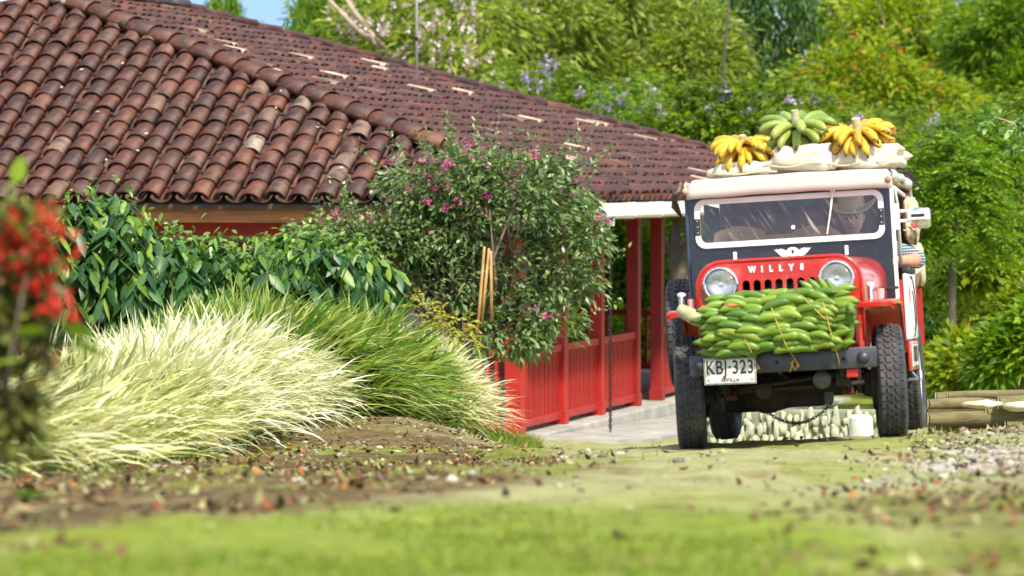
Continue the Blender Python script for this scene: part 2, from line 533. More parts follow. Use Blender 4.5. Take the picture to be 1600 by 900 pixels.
pale_me = tile_me.copy(); pale_me.materials.clear(); pale_me.materials.append(pmat("bleached_clay_tile", (.48, .38, .28), .7, var=.3, vscale=9, dirt=(.22, .12, .08), dirt_amt=.6, bmp=.4))
for m in pale[:45]:
    o = link("roof_tile", pale_me, None, roof_o); o.matrix_local = m
    o['label'] = "bleached cream coloured tile"
joined += pale[45:]
def join_tiles(name, mats, v0, f0, parent):
    n = len(v0)
    fs = np.array(f0)
    h = np.concatenate([v0, np.ones((n, 1))], 1)
    VV = np.concatenate([(h @ np.array(m).T)[:, :3] for m in mats])
    FF = np.concatenate([fs + k * n for k in range(len(mats))])
    me = np_mesh(name, VV, FF, True); me.materials.append(M_TILE)
    o = link(name, me, None, parent); o['kind'] = 'stuff'; return o
join_tiles("tile_field", joined, tv_, tf_, roof_o)
pv_, pf_ = tile_mesh(.125, .135, TLEN, .62, 5)
join_tiles("channel_tiles", pans, pv_, pf_, roof_o)

def run_of_tiles(p0, p1, name, up, step=.40, lift=.06):
    p0 = Vector(p0); p1 = Vector(p1); d = (p1 - p0); L = d.length; d.normalize()
    n = (Vector(up) - d * Vector(up).dot(d)).normalized(); e = d.cross(n)
    m = Matrix((e, d, n)).transposed().to_4x4()
    for k in range(int(L / step) + 1):
        mm = m.copy(); mm.translation = p0 + d * (k * step + rs.uniform(-.02, .02)) + n * lift
        o = link(name, hip_me, None, roof_o)
        o.matrix_local = mm @ RX(-.05) @ RZ(rs.uniform(-.05, .05)) @ RY(rs.uniform(-.06, .06))
run_of_tiles(E0, A0, "hip_tile", (.2, -.4, 1))
run_of_tiles(E3, A1, "hip_tile", (.2, .3, 1))
run_of_tiles(A1, A0, "ridge_tile", (0, 0, 1), .36, .10)
# a few cracked white bits and fallen petals lying on the tiles
deb = MB()
for k in range(16):
    e = rs.uniform(-7, -.6); d = rs.uniform(.1, min(4.5, -e / 1.95 / math.cos(phi1)))
    deb.box(-.018, .018, -.009, .009, 0, .008, M=FR @ T(e, d, rs.uniform(.09, .13)) @ RZ(rs.uniform(0, 3)) @ RX(.2))
o = deb.build("fallen_petals", pmat("dry_petals", (.55, .50, .38), .8), roof_o); o['kind'] = 'stuff'

# eaves woodwork
MB().box(-15.6, -.12, .10, .16, -.26, -.075, .006).build("fascia_board", M_WOOD, house)
MB().box(-.16, -.10, .20, YB - .2, -.24, -.075, .006).build("fascia_board", M_WOOD, house)
raf = MB()
for k in range(40):
    x = -.5 - k * .38
    MB().box(-.04, .04, .165, min(1.9, max(.3, (-x) * .5)), -.02, .09, M=T(x, 0, -.20) @ RX(phi1)).build("rafter", M_DECK, house) if k < 20 else None
for k in range(30):
    y = .6 + k * .55
    MB().box(-min(1.9, max(.3, y * 1.3)), -.165, -.04, .04, -.02, .08, M=T(0, y, -.20) @ RY(phi2)).build("rafter", M_DECK, house)
MB().box(-15, -.83, .83, .97, -.42, -.26, .008).build("wall_plate", M_RED, house)
MB().box(-.97, -.83, .975, 15, -.20, -.06, .008).build("wall_plate", M_RED, house)

# white gutter with joints, outlet and rain chain
gut = MB()
prof = [(-.075, -.02), (-.075, -.17), (-.05, -.195), (.05, -.195), (.085, -.165), (.085, -.02), (.075, -.02), (.073, -.16), (.045, -.182), (-.045, -.182), (-.065, -.16), (-.065, -.02)]
gut.prism(prof, .25, 15.0, M=T(.07, 0, -.02) @ Matrix(((1, 0, 0, 0), (0, 0, 1, 0), (0, 1, 0, 0), (0, 0, 0, 1))))
g_o = gut.build("gutter", M_WHITEP, house)
for k in range(8):
    y = .9 + k * 1.45
    j = MB(); j.prism([(-.082, -.015), (-.082, -.175), (-.055, -.203), (.055, -.203), (.093, -.17), (.093, -.015)], y, y + .035, M=T(.07, 0, -.02) @ Matrix(((1, 0, 0, 0), (0, 0, 1, 0), (0, 1, 0, 0), (0, 0, 0, 1))))
    j.build("gutter_joint", M_WHITEP, g_o)
MB().tube([(.07, 1.47, -.19), (.07, 1.47, -.30)], [.055, .045], 10).build("gutter_outlet", M_WHITEP, g_o, smooth=40)
ch = MB()
zc = -.28
k = 0
while zc > -2.64:
    ch.lathe([(.014 + .007 * math.cos(a), .007 * math.sin(a)) for a in [i * 2 * math.pi / 5 for i in range(5)]], 8, M=T(.07, 1.47, zc) @ RZ(k % 2 * R(90)) @ RX(R(90)) @ Matrix.Diagonal((1, 1.7, 1, 1)), closed=True)
    zc -= .037; k += 1
ch.build("rain_chain", M_IRON, house, smooth=True)

# veranda floor, posts, rails
slab = MB().box(-3.9, -.62, .55, 16.2, FLOOR - .32, FLOOR, .02)
slab.build("veranda_floor", M_CONC, house)
MB().box(-15.5, -3.905, .55, 3.4, FLOOR - .3, FLOOR - .004, .02).build("veranda_floor", M_CONC, house)
POSTS = [.9, 2.96, 4.8, 6.75, 8.09, 10.4, 12.7, 15.0]
def post(x, y, w=.075, mat=M_RED):
    p = MB()
    p.box(x - w, x + w, y - w, y + w, FLOOR, -.20 if abs(x + .9) < .01 and y > 1 else -.42, .008)
    o = p.build("post", mat, house)
    b = MB().box(x - w - .012, x + w + .012, y - w - .012, y + w + .012, FLOOR + .002, FLOOR + .16, .006)
    b.build("post_foot", mat, o)
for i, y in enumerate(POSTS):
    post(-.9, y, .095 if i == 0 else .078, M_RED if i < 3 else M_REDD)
bal_me = MB().box(-.022, .022, -.020, .020, FLOOR + .12, FLOOR + .86).mesh("baluster"); bal_me.materials.append(M_RED)
def rail_y(x, y0, y1):
    MB().box(x - .05, x + .05, y0, y1, FLOOR + .86, FLOOR + .945, .01).build("handrail", M_RED, house)
    MB().box(x - .035, x + .035, y0, y1, FLOOR + .06, FLOOR + .15, .008).build("bottom_rail", M_RED, house)
    n = max(2, int((y1 - y0) / .088))
    for k in range(n):
        link("baluster", bal_me, None, house, loc=(x + rs.uniform(-.004, .004), y0 + (k + .5) * (y1 - y0) / n, 0))
def rail_x(y, x0, x1, step=.1):
    MB().box(x0, x1, y - .05, y + .05, FLOOR + .86, FLOOR + .945, .01).build("handrail", M_RED, house)
    MB().box(x0, x1, y - .035, y + .035, FLOOR + .06, FLOOR + .15, .008).build("bottom_rail", M_RED, house)
    n = max(2, int((x1 - x0) / step))
    for k in range(n):
        link("baluster", bal_me, None, house, loc=(x0 + (k + .5) * (x1 - x0) / n, y, 0), rot=(0, 0, R(90)))
for a, b in ((0, 1), (1, 2), (2, 3), (4, 5), (5, 6), (6, 7)):
    rail_y(-.9, POSTS[a] + .08, POSTS[b] - .08)
for x in (-3.2, -5.5, -7.8, -10.1, -12.4, -14.9):
    post(x, .9, .075)
for a, b in ((-.98, -3.2), (-3.28, -5.5), (-5.58, -7.8), (-7.88, -10.1)):
    rail_x(.9, b + .08, a - .08)
rail_x(15.0, -3.7, -.98, .3)
# walls behind the veranda
wl = MB()
wl.box(-15.0, -3.9, 3.4, 14.2, FLOOR - .3, .35)
wl.build("wall", M_LIME, house)
MB().box(-15.02, -3.88, 3.375, 14.22, FLOOR - .3, FLOOR + .75).build("dado", M_RED, house)
def window(x, y):
    f = MB()
    for (a, b, c, d) in ((-.55, -.45, -1.75, -.55), (.45, .55, -1.75, -.55), (-.45, .45, -.65, -.55), (-.45, .45, -1.75, -1.65), (-.03, .03, -1.65, -.65)):
        f.box(x + a, x + b, y - .05, y + .02, c, d, .006)
    o = f.build("window", M_RED, house)
    for s in (-.24, .24):
        MB().box(x + s - .21, x + s + .21, y - .012, y - .004, -1.65, -.65).build("pane", M_GLASSD, o)
for x in (-5.2, -8.0, -11.0): window(x, 3.37)
# strip of concrete path along the veranda
pth = MB()
def pfn(u, v):
    x = -.60 + u * 1.35; y = .2 + v * 13
    p = HM @ Vector((x, y, 0))
    return (p.x, p.y, float(ground_z(p.x, p.y, False)) + .04)
pth.grid(pfn, 6, 30)
o = pth.build("concrete_path", M_CONC); o['kind'] = 'structure'
md = o.modifiers.new("slab", 'SOLIDIFY'); md.thickness = .16; md.offset = -1 if o.data.polygons[0].normal.z > 0 else 1

# lightning rod standing on the roof
mast_b = Vector((-1.327, 54.5, 1.30))
mast = empty("lightning_rod", mast_b)
tag(mast, "thin white lightning rod standing on the tiled roof slope", "rod")
M_GALV = pmat("galvanised_pipe", (.62, .63, .62), .35, metal=.4, var=.15)
MB().tube([(0, 0, 0), (0, 0, 1.6), (.01, 0, 3.4)], [.021, .019, .016], 8).build("rod", M_GALV, mast, smooth=True)
MB().box(-.26, .26, -.10, .10, 0, .03, .008, M=RZ(R(-15)) @ RY(phi2)).build("base_plate", M_WHITEP, mast)
MB().lathe([(.0, .62), (.022, .62), (.022, .68), (.0, .68)], 8).build("clamp", M_IRON, mast)
# ================================================================== JEEP (local: +x viewer's right, -y front, z up, origin on the ground under the front axle)
JLOC = at(1239, 695, 24.0)
jeep = empty("jeep", JLOC, None or (0, 0, 0))
JROT = RZ(R(-9)) @ RX(R(-1.8)) @ RY(R(-3.5))
jeep.rotation_mode = 'QUATERNION'
jeep.rotation_quaternion = JROT.to_quaternion()
JM = Matrix.Translation(JLOC) @ JROT
tag(jeep, "old red and black open jeep with white roof loaded with bananas, facing the camera", "jeep")

def paint(name, col, rough=.22, dirt=(.25, .2, .13), amt=.35, var=.08):
    return pmat(name, col, rough, var=var, vscale=4.5, dirt=dirt, dirt_amt=amt, spec=.5, coat=.25, bmp=.03, bscale=90)
M_JRED = paint("jeep_red_paint", (.46, .015, .008), amt=.5)
M_JBLK = paint("jeep_black_paint", (.012, .013, .020), .18, (.06, .06, .06), .3)
M_JWHT = pmat("jeep_white_paint", (.80, .80, .78), .35, var=.05, vscale=3, dirt=(.50, .46, .38), dirt_amt=.3)
M_BUMP = pmat("bumper_grey_steel", (.050, .052, .062), .38, metal=.3, var=.3, vscale=9, dirt=(.12, .10, .08), dirt_amt=.4, bmp=.1)
M_UNDER = pmat("greasy_underbody", (.020, .014, .012), .7, var=.5, vscale=8, dirt=(.07, .05, .035), dirt_amt=.6, bmp=.4)
M_CHROME = pmat("chrome", (.80, .80, .80), .12, metal=1.0, var=.1, vscale=14)
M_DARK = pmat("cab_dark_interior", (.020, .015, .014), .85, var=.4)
M_HOLE = pmat("radiator_black", (.010, .006, .006), .9, var=.4)
M_GOLD = pmat("yellow_string", (.55, .33, .05), .8, var=.3)

def rubber():
    m, nt, b = nodes_of("worn_tyre_rubber")
    n = noise_fac(nt, 12, 7, .65); n2 = noise_fac(nt, 3, 3, .5)
    c = ramp(nt, n, [(.3, (.020, .020, .022)), (.6, (.055, .054, .058)), (.8, (.11, .10, .095))])
    c = mixc(nt, ramp(nt, n2, [(.5, (0, 0, 0)), (.75, (.45, .45, .45))]), c, (.14, .115, .085))
    nt.links.new(c, b.inputs['Base Color']); b.inputs['Roughness'].default_value = .75
    bump(nt, b, n, .4, .006); return m
M_RUB = rubber()

def glass_mat(name, tint=(.95, .97, .97), dirt=.15):
    m, nt, b = nodes_of(name)
    tr = nt.nodes.new("ShaderNodeBsdfTransparent"); tr.inputs[0].default_value = (*tint, 1)
    gl = nt.nodes.new("ShaderNodeBsdfGlossy"); gl.inputs['Roughness'].default_value = .03
    fr = nt.nodes.new("ShaderNodeFresnel"); fr.inputs['IOR'].default_value = 1.5
    mx = nt.nodes.new("ShaderNodeMixShader")
    nt.links.new(fr.outputs[0], mx.inputs[0]); nt.links.new(tr.outputs[0], mx.inputs[1]); nt.links.new(gl.outputs[0], mx.inputs[2])
    df = nt.nodes.new("ShaderNodeBsdfDiffuse"); df.inputs[0].default_value = (.62, .55, .48, 1)
    # wiped smears running across the pane
    tc = nt.nodes.new("ShaderNodeTexCoord"); mp = nt.nodes.new("ShaderNodeMapping")
    mp.inputs['Rotation'].default_value = (0, R(30), 0)
    mp0 = mp; nt.links.new(tc.outputs['Object'], mp0.inputs[0])
    mp = nt.nodes.new("ShaderNodeMapping"); mp.inputs['Scale'].default_value = (30, 1, 2.6); nt.links.new(mp0.outputs[0], mp.inputs[0])
    ns = nt.nodes.new("ShaderNodeTexNoise"); ns.inputs['Scale'].default_value = 1.6; ns.inputs['Detail'].default_value = 3
    nt.links.new(mp.outputs[0], ns.inputs['Vector'])
    k = ramp(nt, ns.outputs['Fac'], [(.50, (dirt * .06,) * 3), (.60, (dirt * .25,) * 3), (.66, (dirt * 1.6,) * 3), (.73, (dirt * 3.6,) * 3)])
    m2 = nt.nodes.new("ShaderNodeMixShader")
    nt.links.new(k, m2.inputs[0]); nt.links.new(mx.outputs[0], m2.inputs[1]); nt.links.new(df.outputs[0], m2.inputs[2])
    nt.links.new(m2.outputs[0], nt.nodes['Material Output'].inputs['Surface'])
    return m
M_GLASS = glass_mat("smeared_windscreen_glass")

# ---- wheels
TR, TW = .352, .178
def tyre_mesh():
    b = MB()
    h = TW / 2
    prof = [(.215, -h * .72), (.235, -h * .92), (.285, -h * 1.02), (.325, -h * .97), (.344, -h * .84), (TR - .006, -h * .6), (TR - .004, -h * .2), (TR - .004, h * .2), (TR - .006, h * .6), (.344, h * .84), (.325, h * .97), (.285, h * 1.02), (.235, h * .92), (.215, h * .72)]
    b.lathe(prof, 44, closed=True)
    # tread blocks: zig-zag centre ribs and shoulder lugs
    N = 46
    for k in range(N):
        a = 2 * math.pi * k / N
        for (u, w, l, tw) in ((-.058, .028, .034, 0), (-.024, .014, .045, .35), (.0, .012, .045, -.35), (.024, .014, .045, .35), (.058, .028, .034, 0)):
            aa = a + (0 if abs(u) < .05 else .5 * 2 * math.pi / N * (1 if u > 0 else 0))
            zz = TR - .006 if abs(u) < .05 else TR - .011
            M = RZ(aa) @ T(zz, 0, u) @ RX(tw) @ (RY(.0 if abs(u) < .05 else (.28 if u > 0 else -.28)))
            b.box(-.012, .0105, -l / 2, l / 2, -w / 2, w / 2, M=M)
    me = b.mesh("tyre", 35); me.materials.append(M_RUB); return me
TYRE = tyre_mesh()
def rim_mesh():
    b = MB()
    b.lathe([(.222, -.07), (.222, .07), (.205, .066), (.195, .03), (.185, .01), (.12, -.005), (.09, .02), (.085, .03), (.0, .03)], 36)
    for k in range(5):
        a = 2 * math.pi * k / 5
        b.lathe([(.0, .045), (.010, .045), (.010, .02)], 6, M=RZ(a) @ T(.105, 0, -.012))
    b.lathe([(.0, .09), (.035, .085), (.042, .03)], 16)
    me = b.mesh("rim", 40); me.materials.append(M_JWHT); return me
RIM = rim_mesh()
def wheel(name, x, y, z, out, steer=0, tilt=0, spin=0.0):
    """out = +1 rim faces +x"""
    e = empty(name, (x, y, z), parent=jeep)
    e.rotation_mode = 'QUATERNION'
    e.rotation_quaternion = (RZ(steer) @ RY(tilt) @ RY(R(90) * out) @ RZ(spin)).to_quaternion()
    link("tyre", TYRE, None, e); link("rim", RIM, None, e)
    return e
wheel("wheel", -.615, 0, TR, -1, R(6), 0, .1); wheel("wheel", .615, 0, TR, 1, R(6), 0, .6)
wheel("wheel", -.615, 2.03, TR, -1, 0, 0, .3); wheel("wheel", .615, 2.03, TR, 1, 0, 0, .9)
sp = wheel("spare_wheel", -.775, 1.22, .715, -1, R(2), 0, .2)

# ---- underbody
u = MB()
u.tube([(-.52, 0, TR), (.52, 0, TR)], .042, 10)
u.build("front_axle", M_UNDER, jeep, smooth=40)
d = MB(); d.lathe([(.0, -.12), (.06, -.115), (.12, -.06), (.145, 0), (.13, .05), (.07, .11), (.05, .2), (.0, .2)], 20, M=T(-.14, 0, TR - .01) @ RX(R(90)))
d.build("front_differential", M_UNDER, jeep, smooth=40)
MB().tube([(-.52, 2.03, TR), (.52, 2.03, TR)], .045, 10).build("rear_axle", M_UNDER, jeep, smooth=40)
d = MB(); d.lathe([(.0, -.12), (.06, -.115), (.12, -.06), (.145, 0), (.13, .05), (.07, .11), (.0, .2)], 18, M=T(-.02, 2.03, TR - .01) @ RX(R(90)))
d.build("rear_differential", M_UNDER, jeep, smooth=40)
for s in (-1, 1):
    MB().box(s * .35 - .035, s * .35 + .035, -.46, 2.75, .47, .57, .006).build("chassis_rail", M_UNDER, jeep)
    sg = MB()
    for k in range(6):
        L = .46 - k * .06
        sg.grid(lambda a, b_, L=L, k=k: (s * .36 - .025 + .05 * b_, -L + 2 * L * a, .385 - k * .012 - .0 + .06 * ((-L + 2 * L * a) / .46) ** 2), 10, 2)
        sg.box(s * .36 - .024, s * .36 + .024, -L, L, .378 - k * .012 - .0, .384 - k * .012)
    sg.build("leaf_spring", M_UNDER, jeep)
    cl = MB(); cl.box(s * .36 - .04, s * .36 + .04, -.06, .06, .29, .44, .01); cl.build("spring_clamp", pmat("rusty_red_clamp", (.10, .018, .014), .7, var=.5), jeep)
    MB().tube([(s * .36, -.44, .41), (s * .36, -.46, .52)], .018, 8).build("shackle", M_UNDER, jeep)
    kn = MB(); kn.lathe([(.0, -.06), (.07, -.055), (.085, 0), (.07, .055), (.0, .06)], 16, M=T(s * .50, 0, TR) @ RX(R(90))); kn.build("steering_knuckle", M_UNDER, jeep, smooth=40)
    br = MB(); br.lathe([(.16, -.02), (.165, .03), (.0, .03)], 20, M=T(s * .53, 0, TR) @ RY(s * R(90))); br.build("brake_drum", M_UNDER, jeep, smooth=40)
    MB().tube([(s * .40, -.12, .62), (s * .44, -.06, .30)], [.028, .022], 10).build("shock_absorber", M_UNDER, jeep, smooth=40)
MB().tube([(-.47, -.17, .345), (.47, -.17, .36)], .016, 8).build("tie_rod", M_UNDER, jeep, smooth=True)
MB().tube([(.30, -.22, .42), (-.30, -.20, .36)], .014, 8).build("drag_link", M_UNDER, jeep, smooth=True)
st = MB(); st.lathe([(.0, -.05), (.028, -.05), (.03, -.03), (.05, -.028), (.055, .03), (.035, .04), (.0, .04)], 18, M=T(.235, -.40, .395) @ RX(R(90)))
st.lathe([(.034, -.034), (.040, -.036), (.046, -.032)], 18, M=T(.235, -.40, .395) @ RX(R(90)))
st.build("tow_hook_boss", pmat("scuffed_iron", (.085, .075, .07), .5, metal=.5, var=.5, vscale=20), jeep, smooth=35)
MB().box(.315, .40, -.42, -.34, .35, .44, .012).build("steering_arm", M_UNDER, jeep)
MB().box(-.27, .20, .12, .9, .225, .42, .02).build("oil_pan", M_UNDER, jeep)
MB().box(-.48, -.10, .55, 1.3, .20, .33, .02).build("skid_plate", M_UNDER, jeep)
MB().box(-.30, .30, .9, 1.6, .27, .40, .03).build("gearbox", M_UNDER, jeep)
MB().tube([(-.3, 1.2, .32), (-.32, 2.3, .33)], .07, 12).build("silencer", M_UNDER, jeep, smooth=40)
MB().tube([(0, .1, .36), (0, 1.1, .40)], .03, 8).build("drive_shaft", M_UNDER, jeep, smooth=True)
MB().box(-.46, .46, .35, .50, .42, .60, .01).build("cross_member", M_UNDER, jeep)
MB().box(-.34, .34, -.02, .03, .56, .92).build("radiator", M_HOLE, jeep)
# slack tow chain
tc_ = MB()
N = 27
for k in range(N):
    t = k / (N - 1); x = -.14 + .40 * t; z = .215 - .095 * (1 - (2 * t - 1) ** 2) + .03 * t
    dzdx = (.095 * 4 * (2 * t - 1) + .03) / .40
    tc_.lathe([(.0085 + .0032 * math.cos(a), .0032 * math.sin(a)) for a in [i * 2 * math.pi / 5 for i in range(5)]], 8, M=T(x, -.12, z) @ RY(-math.atan(dzdx)) @ RX(R(90 if k % 2 else 15)) @ Matrix.Diagonal((1.5, 1, 1, 1)), closed=True)
tc_.build("tow_chain", M_IRON, jeep, smooth=True)

# ---- front bumper with round bolt heads
bp = MB(); bp.box(-.548, .578, -.545, -.50, .455, .58, .008)
bp_o = bp.build("bumper", M_BUMP, jeep, smooth=30)
for x in (-.475, .50):
    MB().lathe([(.038, 0), (.037, .012), (.028, .028), (.012, .037), (.0, .038)], 16, M=T(x, -.545, .518) @ RX(R(90))).build("bumper_bolt", M_BUMP, bp_o, smooth=True)
for x in (-.02, .38):
    MB().lathe([(.011, .002), (.0, .002)], 10, M=T(x, -.546, .515) @ RX(R(90))).build("bolt_hole", M_HOLE, bp_o)
MB().box(.39, .46, -.52, -.46, .40, .455, .006).build("red_bracket", M_JRED, jeep)

def text_mesh(body, size, depth=.002, align='CENTER', shear=0.0, bold=0.0, space=1.0):
    cu = bpy.data.curves.new("lettering", 'FONT')
    cu.body = body; cu.size = size; cu.extrude = depth; cu.align_x = align; cu.align_y = 'CENTER'
    cu.offset = bold; cu.space_character = space; cu.shear = shear
    cu.resolution_u = 3
    o = bpy.data.objects.new("lettering", cu); COL.objects.link(o)
    dg = bpy.context.evaluated_depsgraph_get()
    me = bpy.data.meshes.new_from_object(o.evaluated_get(dg))
    bpy.data.objects.remove(o); bpy.data.curves.remove(cu)
    me.materials.clear()
    return me
FACE = RX(R(90))                       # text in XY -> upright, facing -y
M_INK = pmat("plate_black_ink", (.012, .012, .012), .5, var=.3)
# ---- number plate
def plate(name, parent, M, w, h, big, big_size, small=None, sx=1.0):
    e = empty(name, parent=parent); e.matrix_local = M
    MB().box(-w / 2, w / 2, -.003, .003, -h / 2, h / 2, .002).build("plate_sheet", pmat("plate_off_white", (.66, .66, .56), .4, var=.08, vscale=12, dirt=(.30, .25, .15), dirt_amt=.6), e)
    t = .004
    fr = MB()
    for (a, b, c, d_) in ((-w / 2 + t, w / 2 - t, h / 2 - 2 * t, h / 2 - t), (-w / 2 + t, w / 2 - t, -h / 2 + t, -h / 2 + 2 * t), (-w / 2 + t, -w / 2 + 2 * t, -h / 2 + t, h / 2 - t), (w / 2 - 2 * t, w / 2 - t, -h / 2 + t, h / 2 - t)):
        fr.box(a, b, -.0045, -.0031, c, d_)
    fr.build("plate_border", M_INK, e)
    o = link("plate_lettering", text_mesh(big, big_size, .001, bold=.0016, space=1.06), M_INK, e, loc=(0, -.0045, h * (.12 if small else 0)), rot=(R(90), 0, 0), scale=(sx, 1, 1))
    if small:
        link("plate_lettering", text_mesh(small, big_size * .24, .001, bold=.0008, space=1.15), M_INK, e, loc=(0, -.0045, -h * .34), rot=(R(90), 0, 0))
        for x in (-.42, .42, -.22, .22):
            MB().lathe([(.006 if abs(x) > .3 else .003, .001), (0, .001)], 8, M=T(x * w, -.0042, -h * .34) @ RX(R(90))).build("plate_screw", M_INK, e)
    return e
plate("license_plate", jeep, T(-.300, -.590, .478) @ RY(R(1.0)), .312, .158, "KBJ\u00b7323", .116, "SEVILLA", .74)

# ---- grille, hood
def rounded_top(hw, z0, z1, r, n=8):
    p = [(-hw, z0)]
    for k in range(n + 1):
        a = math.pi - (math.pi / 2) * k / n; p.append((-hw + r + r * math.cos(a), z1 - r + r * math.sin(a)))
    for k in range(n + 1):
        a = math.pi / 2 - (math.pi / 2) * k / n; p.append((hw - r + r * math.cos(a), z1 - r + r * math.sin(a)))
    p.append((hw, z0)); return p
def slot(cx, w, z0, z1, n=6):
    r = w / 2
    return [(cx + r * math.cos(a), z1 - r + r * math.sin(a)) for a in [math.pi * k / n for k in range(n + 1)]] + [(cx + r * math.cos(a), z0 + r + r * math.sin(a)) for a in [math.pi + math.pi * k / n for k in range(n + 1)]]
def plate_with_holes(outer, holes, thick):
    bm = bmesh.new()
    for lp in [outer] + holes:
        vs_ = [bm.verts.new((x, 0, z)) for x, z in lp]
        for i in range(len(vs_)): bm.edges.new((vs_[i], vs_[(i + 1) % len(vs_)]))
    bmesh.ops.triangle_fill(bm, use_beauty=True, use_dissolve=False, edges=bm.edges[:])
    # drop fill inside the holes
    def inside(p, poly):
        c = False; n = len(poly)
        for i in range(n):
            x1, y1 = poly[i]; x2, y2 = poly[(i + 1) % n]
            if (y1 > p[1]) != (y2 > p[1]) and p[0] < (x2 - x1) * (p[1] - y1) / (y2 - y1) + x1: c = not c
        return c
    kill = [f for f in bm.faces if any(inside((f.calc_center_median().x, f.calc_center_median().z), h) for h in holes)]
    bmesh.ops.delete(bm, geom=kill, context='FACES_ONLY')
    ret = bmesh.ops.extrude_face_region(bm, geom=bm.faces[:])
    for e in ret['geom']:
        if isinstance(e, bmesh.types.BMVert): e.co.y += thick
    bmesh.ops.recalc_face_normals(bm, faces=bm.faces[:])
    me = bpy.data.meshes.new("grille"); bm.to_mesh(me); bm.free(); return me
outer = rounded_top(.495, .56, 1.135, .15)
holes = [slot(-.200 + .0667 * k, .045, .74, 1.018) for k in range(7)]
gr_me = plate_with_holes(outer, holes, .035)
gr_o = link("grille", gr_me, M_JRED, jeep, loc=(0, -.315, 0))
# rolled lip round the hood front
lip = MB()
lp = rounded_top(.498, .62, 1.138, .152, 10)
lip.tube([(x, -.312, z) for x, z in lp], .012, 6)
lip.build("hood_lip", M_JRED, jeep, smooth=True)
hd = MB()
def hood_fn(a, b):
    y = -.30 + b * 1.02
    pr = rounded_top(.495 + .10 * b, .80, 1.135 + .0 * b, .15, 8)
    x, z = pr[min(int(round(a * (len(pr) - 1))), len(pr) - 1)]
    return (x, y, z)
hd.grid(hood_fn, len(outer), 6)
hd.build("hood", M_JRED, jeep, smooth=40)
# WILLYS lettering, letter by letter
let = MB
M_LET = pmat("white_letter_enamel", (.85, .85, .83), .4, var=.05)
lx_ = [-.158, -.098, -.044, .016, .080, .145]
for ch_, x in zip("WILLYS", lx_):
    link("letter", text_mesh(ch_, .050, .003, bold=.0034), M_LET, gr_o, loc=(x, -.004, 1.080), rot=(R(90), 0, 0), scale=(.80, 1, 1))
# headlights
def headlight(x):
    M = T(x, -.315, 1.0) @ RX(R(90))
    e = empty("headlight", parent=jeep); e.matrix_local = M
    MB().lathe([(.112, -.01), (.112, .022), (.108, .038), (.098, .045), (.090, .040), (.088, .028)], 36).build("headlight_rim", M_CHROME, e, smooth=35)
    MB().lathe([(.089, .028), (.080, .042), (.06, .054), (.03, .061), (.0, .063)], 32).build("lens", lens_mat, e, smooth=True)
    MB().lathe([(.088, .026), (.07, .015), (.04, .008), (.012, .005), (.012, .020), (.0, .022)], 28).build("reflector", M_CHROME, e, smooth=40)
def lens_material():
    m, nt, b = nodes_of("ribbed_headlamp_glass")
    b.inputs['Base Color'].default_value = (.9, .93, .92, 1)
    b.inputs['Roughness'].default_value = .05
    b.inputs['Transmission Weight'].default_value = .9
    b.inputs['IOR'].default_value = 1.35
    w = nt.nodes.new("ShaderNodeTexWave"); w.inputs['Scale'].default_value = 22; w.inputs['Distortion'].default_value = 1
    tc = nt.nodes.new("ShaderNodeTexCoord"); nt.links.new(tc.outputs['Object'], w.inputs['Vector'])
    bump(nt, b, w.outputs['Fac'], .5, .004)
    return m
lens_mat = lens_material()
headlight(-.352); headlight(.352)

# ---- flat fenders
def fender(s):
    f = MB()
    # cross-section in y-z, pulled sideways: flat top, front edge curled down, rear skirt
    path = [(-.348, .828), (-.35, .842), (-.335, .852), (-.29, .858), (-.1, .86), (.30, .86), (.42, .845), (.52, .78), (.62, .66), (.70, .56)]
    x0, x1 = s * .47, s * .69
    n = len(path)
    v = []
    for (y, z) in path:
        v += [(x0, y, z), (x1 - s * .02, y, z), (x1, y, z - .008), (x1, y, z - .03), (x1 - s * .012, y, z - .03), (x1 - s * .02, y, z - .012), (x0, y, z - .012)]
    fs = []
    for i in range(n - 1):
        for k in range(6): fs.append((i * 7 + k, i * 7 + k + 1, (i + 1) * 7 + k + 1, (i + 1) * 7 + k))
    f.add(v, fs)
    o = f.build("fender", M_JRED, jeep, smooth=50)
    ap = MB(); ap.prism([(-.44, .60), (-.46, .84), (.5, .84), (.62, .60), (.55, .50), (-.30, .50)], s * .468, s * .455, M=Matrix(((0, 0, 1, 0), (1, 0, 0, 0), (0, 1, 0, 0), (0, 0, 0, 1))))
    ap.build("inner_fender", pmat("red_inner_fender", (.22, .012, .010), .6, var=.4, dirt=(.06, .03, .02)), jeep)
    fl = MB(); fl.box(s * .455, s * .50, -.40, .1, .56, .84, .004)
    # side light pair on the fender
    e = empty("side_light", (s * .575, -.25, .862), parent=jeep)
    MB().tube([(-.03, 0, 0), (-.03, 0, .085)], [.020, .019], 12).build("lamp_body", M_CHROME, e, smooth=40)
    MB().lathe([(.026, .082), (.028, .095), (.012, .104), (.0, .105)], 14, M=T(-.03, 0, 0)).build("lamp_cap", M_JWHT, e, smooth=40)
    MB().tube([(.030, 0, 0), (.030, 0, .062)], [.021, .026], 12).build("lamp_body", pmat("pink_lamp_glass", (.75, .42, .40), .15, var=.1), e, smooth=40)
fender(-1); fender(1)

